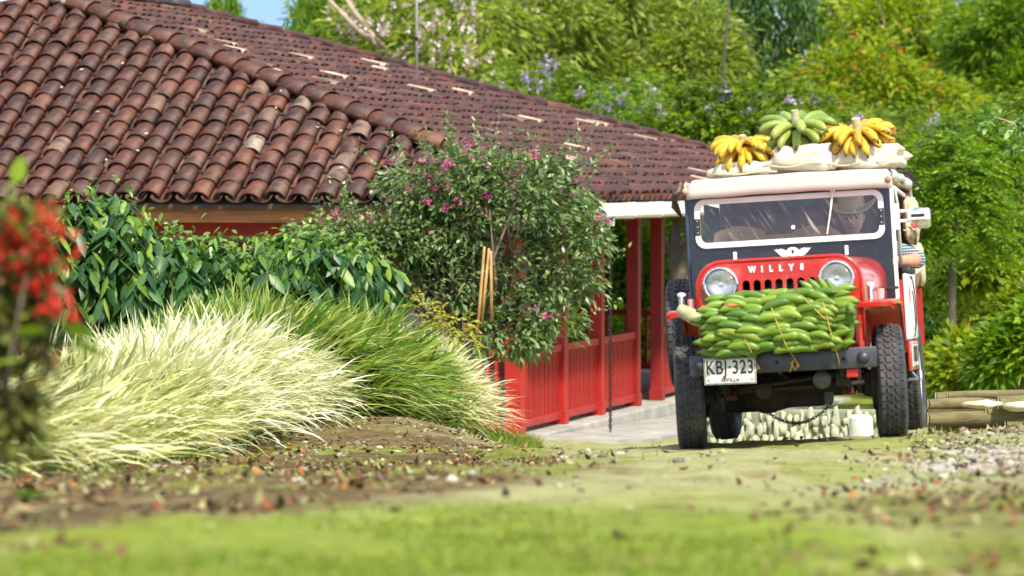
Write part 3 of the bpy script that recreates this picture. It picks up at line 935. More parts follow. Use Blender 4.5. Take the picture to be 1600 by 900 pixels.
# ---- cowl, windscreen, dash
cw = MB()
cwp = rounded_top(.636, .70, 1.145, .10)
def xz(M=None): return Matrix(((1, 0, 0, 0), (0, 0, 1, 0), (0, 1, 0, 0), (0, 0, 0, 1)))
cw.prism(cwp, .70, .80, M=xz())
cw.build("cowl", M_JRED, jeep, smooth=30)
wf_outer = rounded_top(.637, 1.12, 1.585, .02, 2)
def rrect(hw, z0, z1, r, n=6):
    p = []
    for (cx, cz, a0) in ((hw - r, z1 - r, 0), (-hw + r, z1 - r, 90), (-hw + r, z0 + r, 180), (hw - r, z0 + r, 270)):
        for k in range(n + 1):
            a = R(a0 + 90 * k / n); p.append((cx + r * math.cos(a), cz + r * math.sin(a)))
    return p
WZ0, WZ1, WHW = 1.245, 1.555, .598
wf = plate_with_holes(wf_outer, [rrect(WHW - .02, WZ0 + .02, WZ1 - .02, .05)], .05)
WM = T(0, .685, 0)
wf_o = link("windscreen_frame", wf, M_JBLK, jeep, loc=(0, .685, 0))
# black scuttle panel in front of the cowl, between hood and glass
sc_ = MB(); sc_.prism(rounded_top(.636, .86, 1.20, .05), .66, .684, M=xz()); sc_.build("scuttle", M_JBLK, jeep, smooth=30)
trim = plate_with_holes(rrect(WHW, WZ0, WZ1, .065), [rrect(WHW - .034, WZ0 + .034, WZ1 - .034, .04)], .014)
tr_o = link("glass_trim", trim, M_JWHT, wf_o, loc=(0, -.0165, 0))
gl = MB(); gl.prism(rrect(WHW - .03, WZ0 + .03, WZ1 - .03, .04), .0, .004, M=xz())
gl.build("windscreen", M_GLASS, wf_o, loc=(0, .02, 0))
for s in (-1, 1):
    lt = MB(); lt.box(s * (WHW - .017) - .017, s * (WHW - .017) + .017, -.0225, -.017, 1.33, 1.435, .002)
    l_o = lt.build("trim_joint", pmat("joint_dark_metal", (.05, .05, .055), .4, metal=.6), wf_o)
    for z in (1.345, 1.382, 1.42):
        MB().lathe([(.005, .003), (0, .004)], 8, M=T(s * (WHW - .017), -.0225, z) @ RX(R(90))).build("screw", M_CHROME, l_o)
    MB().box(s * .352 - .011, s * .352 + .011, -.055, -.030, 1.152, 1.212, .003).build("hood_rest", M_JWHT, wf_o)
# white stripe on the frame's outer edge
MB().box(.639, .662, .68, .74, .86, 1.585, .004).build("door_post", M_JWHT, jeep)
MB().box(-.658, -.639, .68, .73, .90, 1.58, .004).build("door_post", pmat("blue_black_post", (.03, .05, .09), .3), jeep)
# wiper
wp = MB(); wp.tube([(.285, -.03, 1.555), (.262, -.035, 1.42), (.235, -.03, 1.29)], [.007, .006, .004], 6)
wp.box(.270, .300, -.036, -.014, 1.545, 1.575, .004)
wp.build("wiper", M_JWHT, wf_o, smooth=40)
MB().box(-.012, .012, -.0, .006, 1.335, 1.36, .003).build("windscreen_sticker", M_JWHT, wf_o, loc=(0.02, .010, 0))
# winged emblem
em = MB()
def wing(s):
    p = [(.03, -.026), (.065, -.028), (.085, -.012), (.118, .022), (.098, .015), (.100, .024), (.083, .016), (.080, .024), (.060, .020), (.035, .006)]
    return [(x * s, y) for x, y in (p if s > 0 else p[::-1])]
em.prism(wing(1), 0, .003); em.prism(wing(-1), 0, .003)
ring = [(.040 * math.cos(a), .030 * math.sin(a)) for a in [i * 2 * math.pi / 24 for i in range(24)]]
em.prism(ring, .001, .005)
e_o = em.build("winged_emblem", M_LET, jeep, loc=(.012, .655, 1.192), rot=(R(90), 0, 0))
MB().prism([(-.008, -.012), (.008, -.010), (.008, .013), (-.007, .012)], .0051, .006).build("emblem_mark", M_INK, e_o)
for s in (-1, 1):
    MB().lathe([(.004, .0045), (0, .0045)], 8, M=T(s * .062, -.004, 0)).build("emblem_mark", M_INK, e_o)
# small badges on the red cowl
MB().box(.50, .60, .66, .668, .90, .915).build("cowl_badge", M_JWHT, jeep, loc=(.0, -.012, .12)) if False else None
MB().tube([(.50, .40, .935), (.56, .45, .93), (.66, .60, .93)], .010, 6).build("hood_latch", M_INK, jeep, smooth=True)

# ---- roof canopy: white sheet with a turned-down front, laid over a wooden frame
cp = MB()
def canopy(a, b):
    x = -.635 + 1.30 * a
    prof = [(.604, 1.556), (.602, 1.60), (.600, 1.664), (.612, 1.672), (.80, 1.685), (1.8, 1.70), (2.85, 1.68), (2.88, 1.64), (2.885, 1.55)]
    t = b * (len(prof) - 1); i = min(int(t), len(prof) - 2); q = t - i
    y = prof[i][0] * (1 - q) + prof[i + 1][0] * q; z = prof[i][1] * (1 - q) + prof[i + 1][1] * q
    e = abs(2 * a - 1)
    z2 = z + .010 * (1 - e ** 2) - (.05 if e > .999 else 0) * (1 if 1 < t < 7 else 0)
    return (x, y + .004 * math.sin(a * 9), z2 + .002 * math.sin(a * 23 + b * 3))
cp.grid(canopy, 33, 9)
M_CANV = leaf_mat("white_canvas", [(0, (.80, .79, .76)), (1, (.83, .82, .79))], rough=.8, trans=.4, tcol=(1.0, .92, .8), spec=.2)
cp_o = cp.build("canopy", M_CANV, jeep, smooth=28)
md = cp_o.modifiers.new("thick", 'SOLIDIFY'); md.thickness = .012
for s in (-1, 1):
    fl = MB(); fl.grid(lambda a, b, s=s: ((.015 + s * .652) + s * (.012 * math.sin(b * 3.1) + .01 * math.sin(a * 17)), .62 + 2.25 * a, 1.672 - b * (.06 + .012 * math.sin(a * 11))), 30, 4)
    f_o = fl.build("canopy_flap", M_CANV, cp_o, smooth=True)
    md = f_o.modifiers.new("thick", 'SOLIDIFY'); md.thickness = .008
MB().prism([(-.026, 0), (0, -.011), (.026, 0), (0, .011)], 0, .002).build("canopy_diamond", pmat("red_diamond_mark", (.55, .12, .10), .6), cp_o, loc=(.02, .603, 1.607), rot=(R(90), 0, 0))
MB().prism([(-.014, 0), (0, -.005), (.014, 0), (0, .005)], 0, .003).build("canopy_diamond", M_JWHT, cp_o, loc=(.02, .602, 1.607), rot=(R(90), 0, 0))
for s in (-1, 1):
    MB().tube([(s * .64, .60, 1.61), (s * .64, 2.85, 1.62)], .022, 8).build("roof_pole", pmat("bare_pole_wood", (.38, .26, .15), .8, var=.4), jeep, smooth=True)
rp = MB()
for k in range(5):
    x = .745 + .0; rp.tube([(.68, .92 + .02 * k, 1.68 + .01 * k), (.72, .94 + .05 * k, 1.665 + .02 * math.sin(k)), (.75 + .02 * k, .98 + .06 * k, 1.67 - .03 * k)], .006, 5)
rp.build("rope_end", pmat("dark_rope", (.05, .045, .04), .9), jeep, smooth=True)
rp2 = MB()
for k in range(6):
    rp2.tube([(-.68, .66 + .02 * k, 1.62 + .012 * k), (-.73 - .005 * k, .68 + .03 * k, 1.60 - .015 * k), (-.705, .70 + .05 * k, 1.55 - .02 * k)], .007, 5)
rp2.build("rope_end", pmat("frayed_rope", (.18, .12, .09), .9, var=.6), jeep, smooth=True)

# ---- body tub
def side_poly():
    p = [(.80, .52), (.80, .98), (1.05, .86), (1.55, .80), (1.75, .93), (2.80, .93), (2.80, .52), (2.46, .52)]
    for k in range(9):
        a = R(0 + 180 * k / 8); p.append((2.03 + .43 * math.cos(a), .52 + .30 * math.sin(a)))
    return p + [(1.60, .52)]
yz = Matrix(((0, 0, 1, 0), (1, 0, 0, 0), (0, 1, 0, 0), (0, 0, 0, 1)))
for s in (-1, 1):
    sd_ = MB(); sd_.prism(side_poly(), s * .655, s * .680, M=yz)
    sd_.build("body_side", M_JRED, jeep)
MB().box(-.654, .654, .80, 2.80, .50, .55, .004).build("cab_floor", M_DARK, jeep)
MB().box(-.654, .654, 2.78, 2.82, .52, 1.68, .004).build("rear_curtain", pmat("brown_tarpaulin", (.22, .10, .07), .9, var=.4), jeep)
MB().box(-.63, .63, .74, .98, .55, 1.20, .02).build("dashboard", pmat("dashboard_bounce_pale", (.62, .56, .47), .7, var=.12), jeep)  # unseen dashboard, made pale to bounce sunlight up onto the driver's face
sw = MB(); sw.lathe([(.19 + .014 * math.cos(a), .014 * math.sin(a)) for a in [i * 2 * math.pi / 8 for i in range(8)]], 28, closed=True)
for k in range(3): sw.tube([(0, 0, -.02), (.185 * math.cos(k * 2.094), .185 * math.sin(k * 2.094), 0)], .009, 6)
sw.tube([(0, 0, 0), (0, 0, -.45)], .018, 8)
sw.build("steering_wheel", M_INK, jeep, smooth=True).matrix_local = T(.33, 1.10, 1.08) @ RX(R(58))
M_SEAT = pmat("seat_vinyl", (.045, .022, .02), .6, var=.3)
for x in (-.33, .33):
    se = MB(); se.box(x - .22, x + .22, 1.25, 1.70, .62, .76, .03); se.box(x - .22, x + .22, 1.66, 1.76, .74, 1.10, .03, M=None)
    se.build("seat", M_SEAT, jeep, smooth=40)
# side curtains (dark) behind the door opening, and closed left side
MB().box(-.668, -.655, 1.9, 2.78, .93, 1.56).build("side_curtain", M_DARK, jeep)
MB().box(.655, .668, 1.85, 2.78, .93, 1.56).build("side_curtain", pmat("brown_side_tarpaulin", (.09, .035, .03), .9, var=.4), jeep)
MB().box(-.6, .6, 2.3, 2.33, .9, 1.5).build("cab_partition", M_DARK, jeep) if False else None
MB().tube([(.664, .75, 1.56), (.664, 1.85, 1.54)], .014, 6).build("window_rail", M_JWHT, jeep, smooth=True)
MB().tube([(.664, .76, 1.56), (.664, 1.0, 1.46), (.664, 1.06, 1.06)], .013, 6).build("window_rail", M_JWHT, jeep, smooth=True)
# white door with a dark elbow pad and painted swash, red rear panel with a second plate
dr = MB(); dr.box(.682, .710, .80, 1.74, .60, 1.02, .012)
dr_o = dr.build("door", M_JWHT, jeep, smooth=30)
MB().box(.680, .718, .80, 1.72, 1.022, 1.075, .01).build("door_top_pad", pmat("door_rubber", (.02, .02, .018), .7), dr_o)
for y in (.90, 1.25, 1.6):
    MB().lathe([(.010, .002), (.0, .005)], 8, M=T(.719, y, 1.05) @ RY(R(90))).build("door_rivet", M_CHROME, dr_o)
MB().prism([(.95, .90), (1.05, .99), (1.03, .93), (1.12, .90), (1.05, .87), (1.06, .80), (1.0, .86), (.93, .83)], .7102, .7115, M=yz).build("door_star", pmat("red_door_star", (.55, .03, .02), .5), dr_o)
swp = []
for k in range(15):
    t = k / 14; swp.append((.7115, 1.10 + .5 * math.sin(t * 2.6), 1.0 - .32 * t + .05 * math.sin(t * 6)))
MB().tube(swp, .006, 5).build("door_swash", M_INK, dr_o, smooth=True)
MB().tube([(p[0], p[1] - .14, p[2] - .05) for p in swp[4:]], .005, 5).build("door_swash", M_INK, dr_o, smooth=True)
sb = MB(); sb.box(.683, .705, .82, 1.70, .40, .592, .012)
sb_o = sb.build("sill_panel", M_JRED, jeep, smooth=30)
plate("side_plate", sb_o, T(.7085, 1.26, .50) @ RZ(R(90)), .62, .155, "KBJ323", .14, None, 1.0)
st_ = MB(); st_.box(.62, .72, 1.0, 1.30, .335, .352, .004); st_.tube([(.60, 1.1, .50), (.72, 1.1, .35)], .012, 6); st_.build("side_step", pmat("grey_step", (.16, .17, .19), .5, metal=.4), jeep)
# mirror: white bracket with lettered strip, chrome shell
mi = empty("side_mirror", (.668, .76, 1.34), parent=jeep)
br = MB(); br.box(0, .10, -.02, .0, .0, .018, .003); br.box(0, .10, -.02, 0, .062, .08, .003); br.box(-.01, .022, -.024, .004, -.045, .12, .004); br.box(.085, .11, -.022, .002, -.01, .092, .003)
br.build("mirror_bracket", M_JWHT, mi)
mh = MB(); mh.box(.09, .215, -.03, .05, -.045, .085, .02); mh.build("mirror_shell", M_CHROME, mi, smooth=40)
MB().box(.075, .200, -.036, -.031, .012, .062, .002).build("mirror_label", M_JWHT, mi)
link("mirror_lettering", text_mesh("\u2022 \u2022 \u2022", .03, .001), M_INK, mi, loc=(.165, -.037, .04), rot=(R(90), 0, 0)) if False else None
MB().box(.095, .180, -.0375, -.0365, .027, .047).build("mirror_dark_strip", M_INK, mi)
MB().box(-.45, -.15, 1.72, 1.74, 1.2, 1.3).build("x", M_DARK, jeep) if False else None
# red tail edge seen behind the door
MB().box(.682, .695, 1.78, 2.80, .55, .93, .004).build("rear_quarter", pmat("dull_red_paint", (.40, .016, .010), .85, var=.25, spec=.1, dirt=(.15, .05, .03)), jeep)
# dashboard mirror inside
MB().box(-.09, .09, .80, .815, 1.50, 1.545, .006).build("cab_mirror", pmat("grey_blue_visor", (.12, .14, .17), .5), jeep, loc=(.06, 0, -.02), rot=(0, 0, 0))
# ================================================================== PLANT BUILDERS
def unit(a): return a / np.maximum(np.linalg.norm(a, axis=1, keepdims=True), 1e-9)

def leaf_geo(rng, P, D, L, W, fold=.25, droop=.15, big=False, N=None):
    """leaves at P along D, as folded blades (2 triangles) or broad drooping ones (6 triangles)"""
    n = len(P)
    D = unit(D)
    up = np.tile(np.array([0, 0, 1.0]), (n, 1)) + rng.normal(0, .45, (n, 3)) if N is None else N
    S = np.cross(D, up); S = unit(S)
    Nn = np.cross(S, D)
    L = np.broadcast_to(L, (n,))[:, None]; W = np.broadcast_to(W, (n,))[:, None]
    if not big:
        mid = P + D * L * .45
        tip = P + D * L - np.array([0, 0, 1]) * L * droop
        V = np.stack([P, mid + S * W * .5 - Nn * W * fold, tip, mid - S * W * .5 - Nn * W * fold], 1).reshape(-1, 3)
        b = np.arange(n)[:, None] * 4
        Fc = np.concatenate([b + [0, 1, 2], b + [0, 2, 3]], 1).reshape(-1, 3)
        return V, Fc
    z = np.array([0, 0, 1.0])
    c1 = P + D * L * .35; c2 = P + D * L * .72 - z * L * droop * .45; tip = P + D * L - z * L * droop * 1.2
    def side(c, w, s): return c + s * S * W * w - Nn * W * fold * w * 1.2
    V = np.stack([P, c1, c2, tip, side(c1, .5, 1), side(c2, .40, 1), side(c1, .5, -1), side(c2, .40, -1)], 1).reshape(-1, 3)
    b = np.arange(n)[:, None] * 8
    Fc = np.concatenate([b + t for t in ([0, 4, 1], [1, 4, 5], [1, 5, 2], [2, 5, 3], [0, 1, 6], [1, 7, 6], [1, 2, 7], [2, 3, 7])], 1).reshape(-1, 3)
    return V, Fc

def geo_obj(name, V, Fc, mat, parent=None, smooth=False):
    me = np_mesh(name, V, Fc, smooth); me.materials.append(mat)
    return link(name, me, None, parent)

def sphere_pts(rng, n):
    v = rng.normal(0, 1, (n, 3)); return unit(v)

def clumps(rng, blobs, n_clump, low=-.55):
    """places for leaf clumps on and inside rough ellipsoids (cx, cy, cz, rx, ry, rz)"""
    B = np.array(blobs, float)
    w = (B[:, 3] * B[:, 5]) ; w = w / w.sum()
    k = rng.choice(len(B), n_clump, p=w)
    d = sphere_pts(rng, n_clump * 2); d = d[d[:, 2] > low]
    while len(d) < n_clump: d = np.concatenate([d, d])
    d = d[:n_clump]
    r = .62 + .42 * rng.random(n_clump) ** .6
    r *= 1 + .14 * np.sin(d[:, 0] * 5 + k) + .12 * np.sin(d[:, 2] * 7 + k * 2)
    return B[k, :3] + d * r[:, None] * B[k, 3:6], d

def crown_leafy(rng, blobs, n_clump, per, cr, L, W, droop=.25, big=False, out=.7):
    C, d = clumps(rng, blobs, n_clump)
    n = n_clump * per
    k = np.repeat(np.arange(n_clump), per)
    off = sphere_pts(rng, n) * (rng.random(n) ** .45)[:, None]
    off[:, 2] *= .7
    P = C[k] + off * cr * (.7 + .6 * rng.random(n_clump))[k][:, None]
    D = off * .8 + d[k] * out + np.array([0, 0, -.15]) + rng.normal(0, .35, (n, 3))
    l = L * (.65 + .7 * rng.random(n))
    return leaf_geo(rng, P, D, l, l * W / L, droop=droop, big=big)

def crown_fronds(rng, blobs, n_frond, fl, pairs, L, W, droop=.5):
    """feathery leaves: leaflets in pairs along arching stalks"""
    C, d = clumps(rng, blobs, n_frond)
    D0 = unit(d * .9 + rng.normal(0, .4, (n_frond, 3)) + np.array([0, 0, .15]))
    S0 = unit(np.cross(D0, np.tile([0, 0, 1.0], (n_frond, 1)) + rng.normal(0, .2, (n_frond, 3))))
    ln = fl * (.7 + .6 * rng.random(n_frond))
    Ps, Ds, Ls = [], [], []
    for j in range(pairs):
        t = (j + 1) / pairs
        P = C + D0 * (ln * t)[:, None] - np.array([0, 0, 1]) * (ln * droop * t * t)[:, None]
        for s in (-1, 1):
            Ps.append(P); Ds.append(S0 * s + D0 * .55 + np.array([0, 0, -.35]) + rng.normal(0, .12, P.shape)); Ls.append(L * (1.05 - .5 * t) * np.ones(n_frond))
    P = np.concatenate(Ps); Dd = np.concatenate(Ds); l = np.concatenate(Ls) * (.8 + .4 * rng.random(len(P)))
    return leaf_geo(rng, P, Dd, l, l * W / L, droop=.15)

def crown_weeping(rng, blobs, n_str, ln, per, L, W):
    """hanging curtains of narrow leaves"""
    C, d = clumps(rng, blobs, n_str, -.2)
    l = ln * (.5 + rng.random(n_str))
    Ps, Ds = [], []
    sway = rng.normal(0, .12, (n_str, 3)) + d * .25
    for j in range(per):
        t = j / per
        P = C + sway * (l * math.sqrt(t + .01))[:, None] - np.array([0, 0, 1]) * (l * t)[:, None] + rng.normal(0, .03, C.shape)
        Ps.append(P); Ds.append(np.array([0, 0, -1.0]) + rng.normal(0, .45, P.shape))
    P = np.concatenate(Ps); Dd = np.concatenate(Ds)
    ll = L * (.7 + .6 * rng.random(len(P)))
    return leaf_geo(rng, P, Dd, ll, ll * W / L, droop=.05)

M_BARK = pmat("grey_brown_bark", (.13, .10, .07), .9, var=.45, vscale=5, stretch=(1, 1, .25), dirt=(.22, .21, .15), dirt_amt=.5, bmp=.8, bscale=18)
M_BARKP = pmat("pale_twig_bark", (.34, .27, .19), .9, var=.35, vscale=6, bmp=.4)

def limbs(rng, base, blobs, r0, name, mat, parent, extra=2, sag=0.15):
    """tapered trunk that forks to every blob of the crown"""
    b = MB(); base = Vector(base)
    cs = [Vector(x[:3]) for x in blobs]
    cen = sum(cs, Vector()) / len(cs)
    low = min(x[2] - x[5] * .5 for x in blobs)
    fork = Vector((base.x * .6 + cen.x * .4, base.y * .6 + cen.y * .4, max(base.z + .3, low)))
    mid = (base + fork) / 2 + Vector((rng.normal(0, .08), rng.normal(0, .08), 0))
    b.tube([base, mid, fork], [r0, r0 * .85, r0 * .72], 10)
    for x in blobs:
        c = Vector(x[:3])
        for e in range(extra):
            tgt = c + Vector((rng.normal(0, .4) * x[3], rng.normal(0, .4) * x[4], rng.uniform(0, .75) * x[5]))
            m = (fork * .5 + tgt * .5) + Vector((rng.normal(0, .12), rng.normal(0, .12), -sag * (tgt - fork).length * .3 + .1))
            b.tube([fork, m, tgt], [r0 * .55, r0 * .32, r0 * .1], 6)
    return b.build(name, mat, parent, smooth=True)

def rel(p, base): return [(x[0] - base[0], x[1] - base[1], x[2] - base[2], x[3], x[4], x[5]) for x in p]

def tree(name, label, cat, base_xy, blobs, crown, bark=None, r0=.14, group=None, extra=2, trunk=True, crown_name="crown"):
    """blobs in world coordinates; crown = (V, F, material) made from blobs relative to the base"""
    base = (base_xy[0], base_xy[1], gz(*base_xy) - .03)
    e = empty(name, base); tag(e, label, cat, group)
    rb = rel(blobs, base)
    rng = np.random.default_rng(abs(hash(label)) % 1000 if False else sum(map(ord, label)))
    if trunk: limbs(rng, (0, 0, 0), rb, r0, "trunk", bark or M_BARK, e, extra)
    V, Fc, mat = crown(rng, rb)
    geo_obj(crown_name, V, Fc, mat, e)
    return e, rb, rng

def flowers_on(rng, rb, n, size, mat, parent, name="blossom", petals=5, front=True, spread=.05, per=6, low=-.1):
    """small heads of petals near the crown's surface, gathered in clusters"""
    C, d = clumps(rng, rb, n, low)
    if front:
        flip = d[:, 1] > .2; C[flip, 1] -= 2 * d[flip, 1] * np.array(rb)[:, 4].mean(); d[flip, 1] *= -1
    C = C + d * .08
    k = np.repeat(np.arange(n), per)
    c = C[k] + rng.normal(0, spread, (n * per, 3))
    kk = np.repeat(np.arange(n * per), petals)
    D = sphere_pts(rng, len(kk)) + d[k][kk] * .5
    V, Fc = leaf_geo(rng, c[kk], D, size * (.7 + .6 * rng.random(len(kk))), size * .7, droop=.1)
    return geo_obj(name, V, Fc, mat, parent)

def blob_px(px, py, Y, rx_px, rz_px, ry=None):
    p = at(px, py, Y); rx = rx_px / F * Y; rz = rz_px / F * Y
    return (p.x, p.y, p.z, rx, ry if ry else rx * .8, rz)
# ================================================================== TREES AND SHRUBS BEHIND
G_YEL = leaf_mat("yellow_green_leaves", [(0, (.08, .14, .006)), (.35, (.17, .25, .010)), (.7, (.27, .35, .016)), (.93, (.38, .42, .03)), (1, (.45, .30, .03))], trans=.45)
G_MID = leaf_mat("mid_green_leaves", [(0, (.045, .095, .007)), (.4, (.10, .18, .009)), (.75, (.18, .26, .014)), (1, (.28, .35, .03))], trans=.42)
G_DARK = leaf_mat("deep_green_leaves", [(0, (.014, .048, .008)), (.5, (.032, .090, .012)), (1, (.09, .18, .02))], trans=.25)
G_WILL = leaf_mat("weeping_leaves", [(0, (.045, .11, .008)), (.4, (.10, .20, .010)), (.8, (.19, .29, .016)), (1, (.29, .37, .03))], trans=.45)
G_OLIVE = leaf_mat("olive_pale_leaves", [(0, (.08, .12, .015)), (.4, (.16, .22, .024)), (.8, (.27, .33, .05)), (1, (.42, .44, .13))], trans=.42)
G_FRESH = leaf_mat("fresh_feathery_leaves", [(0, (.045, .12, .006)), (.4, (.10, .21, .008)), (.8, (.19, .31, .013)), (1, (.33, .41, .03))], trans=.42)
G_LILAC = leaf_mat("lilac_petals", [(0, (.38, .28, .50)), (.6, (.58, .48, .66)), (1, (.78, .72, .80))], tcol=(1, .9, 1.1))
G_PINKW = leaf_mat("pale_pink_petals", [(0, (.60, .42, .45)), (.6, (.75, .62, .62)), (1, (.85, .80, .76))], tcol=(1, .9, .9))
G_ORNG = leaf_mat("orange_new_leaves", [(0, (.35, .16, .03)), (.6, (.42, .12, .03)), (1, (.45, .28, .05))], tcol=(1.2, .8, .5))

def leafy(nc, per, cr, L, W, mat, **k): return lambda rng, b: (*crown_leafy(rng, b, nc, per, cr, L, W, **k), mat)
def frondy(nf, fl, pairs, L, W, mat, **k): return lambda rng, b: (*crown_fronds(rng, b, nf, fl, pairs, L, W, **k), mat)
def weepy(ns, ln, per, L, W, mat): return lambda rng, b: (*crown_weeping(rng, b, ns, ln, per, L, W), mat)

# far rows that close the view
GRP = "trees behind the farmhouse"
far = [(620, 70, 128, 130, 150, G_MID, "mid green tree just right of the sky gap above the roof"),
       (720, 40, 126, 190, 210, G_WILL, "tall soft green tree behind the lightning rod"),
       (1010, 40, 124, 200, 230, G_YEL, "tall yellow green tree left of the dark hollow"),
       (1480, 60, 122, 200, 220, G_MID, "tall mid green tree at the upper right of the picture"),
       (1700, 80, 120, 190, 240, G_YEL, "yellow green tree at the right edge, far behind")]
for (px, py, Y, rx, rz, mt, lab) in far:
    bl = [blob_px(px, py, Y, rx, rz * .75), blob_px(px - rx * .5, py + rz * .6, Y - 2, rx * .7, rz * .6), blob_px(px + rx * .5, py + rz * .5, Y - 1, rx * .7, rz * .7)]
    tree("background_tree", lab, "tree", ((px - 800) / F * Y, Y), bl, leafy(520, 34, .7, .28, .12, mt), r0=.3, group=GRP)
# shaded hollow between two crowns, its shade put into dark leaf colour
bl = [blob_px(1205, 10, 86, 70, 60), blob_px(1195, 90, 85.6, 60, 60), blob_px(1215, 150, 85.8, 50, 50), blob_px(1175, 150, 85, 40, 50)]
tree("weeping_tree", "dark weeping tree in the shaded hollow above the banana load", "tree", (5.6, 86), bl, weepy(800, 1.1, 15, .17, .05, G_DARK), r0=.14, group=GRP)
# weeping crown beside the sky gap
bl = [blob_px(565, 10, 84, 80, 95), blob_px(500, 90, 83, 50, 50), blob_px(600, 110, 82, 70, 80)]
tree("weeping_tree", "bright green weeping tree rising behind the roof beside the sky gap", "tree", (-3.6, 84), bl, weepy(900, 1.5, 18, .22, .055, G_WILL), r0=.2, group=GRP)
bl = [blob_px(350, 6, 96, 24, 24), blob_px(335, 34, 96, 26, 24), blob_px(385, 44, 97, 26, 16)]
tree("background_tree", "small light green treetop peeping over the ridge at the left", "tree", (-6.9, 96), bl, weepy(220, .8, 12, .2, .05, G_WILL), r0=.12, group=GRP)
# pale twiggy flowering tree over the roof
bl = [blob_px(600, 50, 70, 70, 60), blob_px(690, 110, 69, 75, 60), blob_px(750, 40, 71, 80, 60), blob_px(640, 130, 70, 70, 40)]
e, rb, rng = tree("flowering_tree", "pale twiggy tree with white pink blossom leaning over the roof", "tree", (-.4, 70), bl, leafy(210, 16, .45, .24, .085, G_OLIVE), bark=M_BARKP, r0=.10, group=GRP, extra=4)
flowers_on(rng, rb, 26, .10, G_PINKW, e, spread=.16, per=9)
lb = MB()
for (a, b_) in (((505, -10), (600, 80)), ((560, 30), (680, 150)), ((530, -20), (575, 45)), ((600, 80), (700, 120))):
    p0 = at(*a, 69) - Vector(e.location); p1 = at(*b_, 69) - Vector(e.location)
    lb.tube([p0, (p0 + p1) / 2 + Vector((0, 0, -.06)), p1], [.035, .05, .06], 6)
lb.build("branch", M_BARKP, e, smooth=True)
# olive trees in the middle
bl = [blob_px(850, 60, 78, 110, 85), blob_px(790, 120, 77, 90, 55), blob_px(930, 120, 79, 90, 60), blob_px(900, -10, 80, 100, 60)]
tree("background_tree", "olive green loose tree with forked trunk behind the roof's middle", "tree", (.9, 78), bl, leafy(560, 24, .45, .20, .075, G_OLIVE), r0=.14, group=GRP, extra=4)
bl = [blob_px(1080, 110, 80, 90, 60), blob_px(1020, 60, 82, 90, 60), blob_px(1100, 60, 81, 45, 45)]
tree("background_tree", "pale olive tree left of the shaded hollow", "tree", (3.6, 80), bl, leafy(420, 24, .45, .20, .075, G_OLIVE), r0=.13, group=GRP, extra=3)
bl = [blob_px(960, 150, 90, 130, 60), blob_px(1060, 170, 92, 110, 60), blob_px(1000, 20, 94, 120, 90)]
tree("background_tree", "bright lime tree showing between the olive trees", "tree", (2.6, 91), bl, leafy(480, 28, .5, .21, .09, G_YEL), r0=.16, group=GRP)
# big rounded crown on the right with orange tips
bl = [blob_px(1350, 150, 80, 110, 80), blob_px(1290, 210, 79, 80, 60), blob_px(1430, 190, 80, 100, 80), blob_px(1370, 250, 78, 110, 60), blob_px(1480, 260, 79, 80, 80)]
e, rb, rng = tree("background_tree", "broad yellow green crown with orange leaf tips behind the bananas", "tree", (7.4, 80), bl, leafy(800, 30, .42, .18, .075, G_YEL), r0=.2, group=GRP, extra=3)
flowers_on(rng, rb, 60, .12, G_ORNG, e, name="orange_tips", spread=.14, per=3, petals=3)["kind"] = "stuff"
bl = [blob_px(1420, 60, 95, 110, 80), blob_px(1350, 30, 97, 80, 80), blob_px(1500, 130, 94, 90, 70)]
tree("background_tree", "lime green treetop along the upper right frame edge", "tree", (9.7, 95), bl, leafy(520, 28, .5, .22, .09, G_YEL), r0=.2, group=GRP, extra=3)
bl = [blob_px(1580, 60, 84, 90, 80), blob_px(1600, 180, 83, 90, 80), blob_px(1540, 130, 85, 70, 60)]
tree("background_tree", "soft mid green tree at the right frame edge", "tree", (10.8, 84), bl, leafy(520, 28, .45, .20, .08, G_WILL), r0=.18, group=GRP, extra=3)
# lilac-flowered shrubs along the roof's far slope and behind the load
GRPL = "lilac flowered shrubs behind the roof"
lil = [([(850, 150, 66, 65, 45), (800, 140, 67, 40, 30), (900, 185, 66, 60, 45)], "lilac flowered shrub over the middle of the far roof edge", 40),
       ([(1000, 175, 65, 80, 50), (940, 190, 66, 60, 40), (1060, 200, 64, 70, 45)], "lilac flowered shrub in front of the pale olive tree", 40),
       ([(1100, 190, 63, 70, 60), (1150, 220, 63, 60, 60)], "lilac flowered shrub left of the yellow bananas", 30),
       ([(1240, 200, 64, 60, 60), (1300, 230, 64, 70, 55), (1210, 240, 63, 60, 50)], "lilac flowered shrub right behind the green bananas", 44),
       ([(1400, 230, 63, 70, 50), (1450, 260, 62, 60, 60)], "lilac flowered shrub right of the roof load", 26)]
for bl, lab, nf in lil:
    bl = [blob_px(*b) for b in bl]
    bl.append((bl[0][0], bl[0][1] + .4, bl[0][2] - 1.1, bl[0][3] * 1.3, .8, .9))
    e, rb, rng = tree("lilac_shrub", lab, "shrub", (bl[0][0], bl[0][1] + .3), bl, frondy(760, .50, 8, .13, .05, [G_FRESH, G_MID, G_YEL][len(lab) % 2]), r0=.07, group=GRPL)
    flowers_on(rng, rb[:-1], nf // 3, .075, G_LILAC, e, spread=.07, per=6)
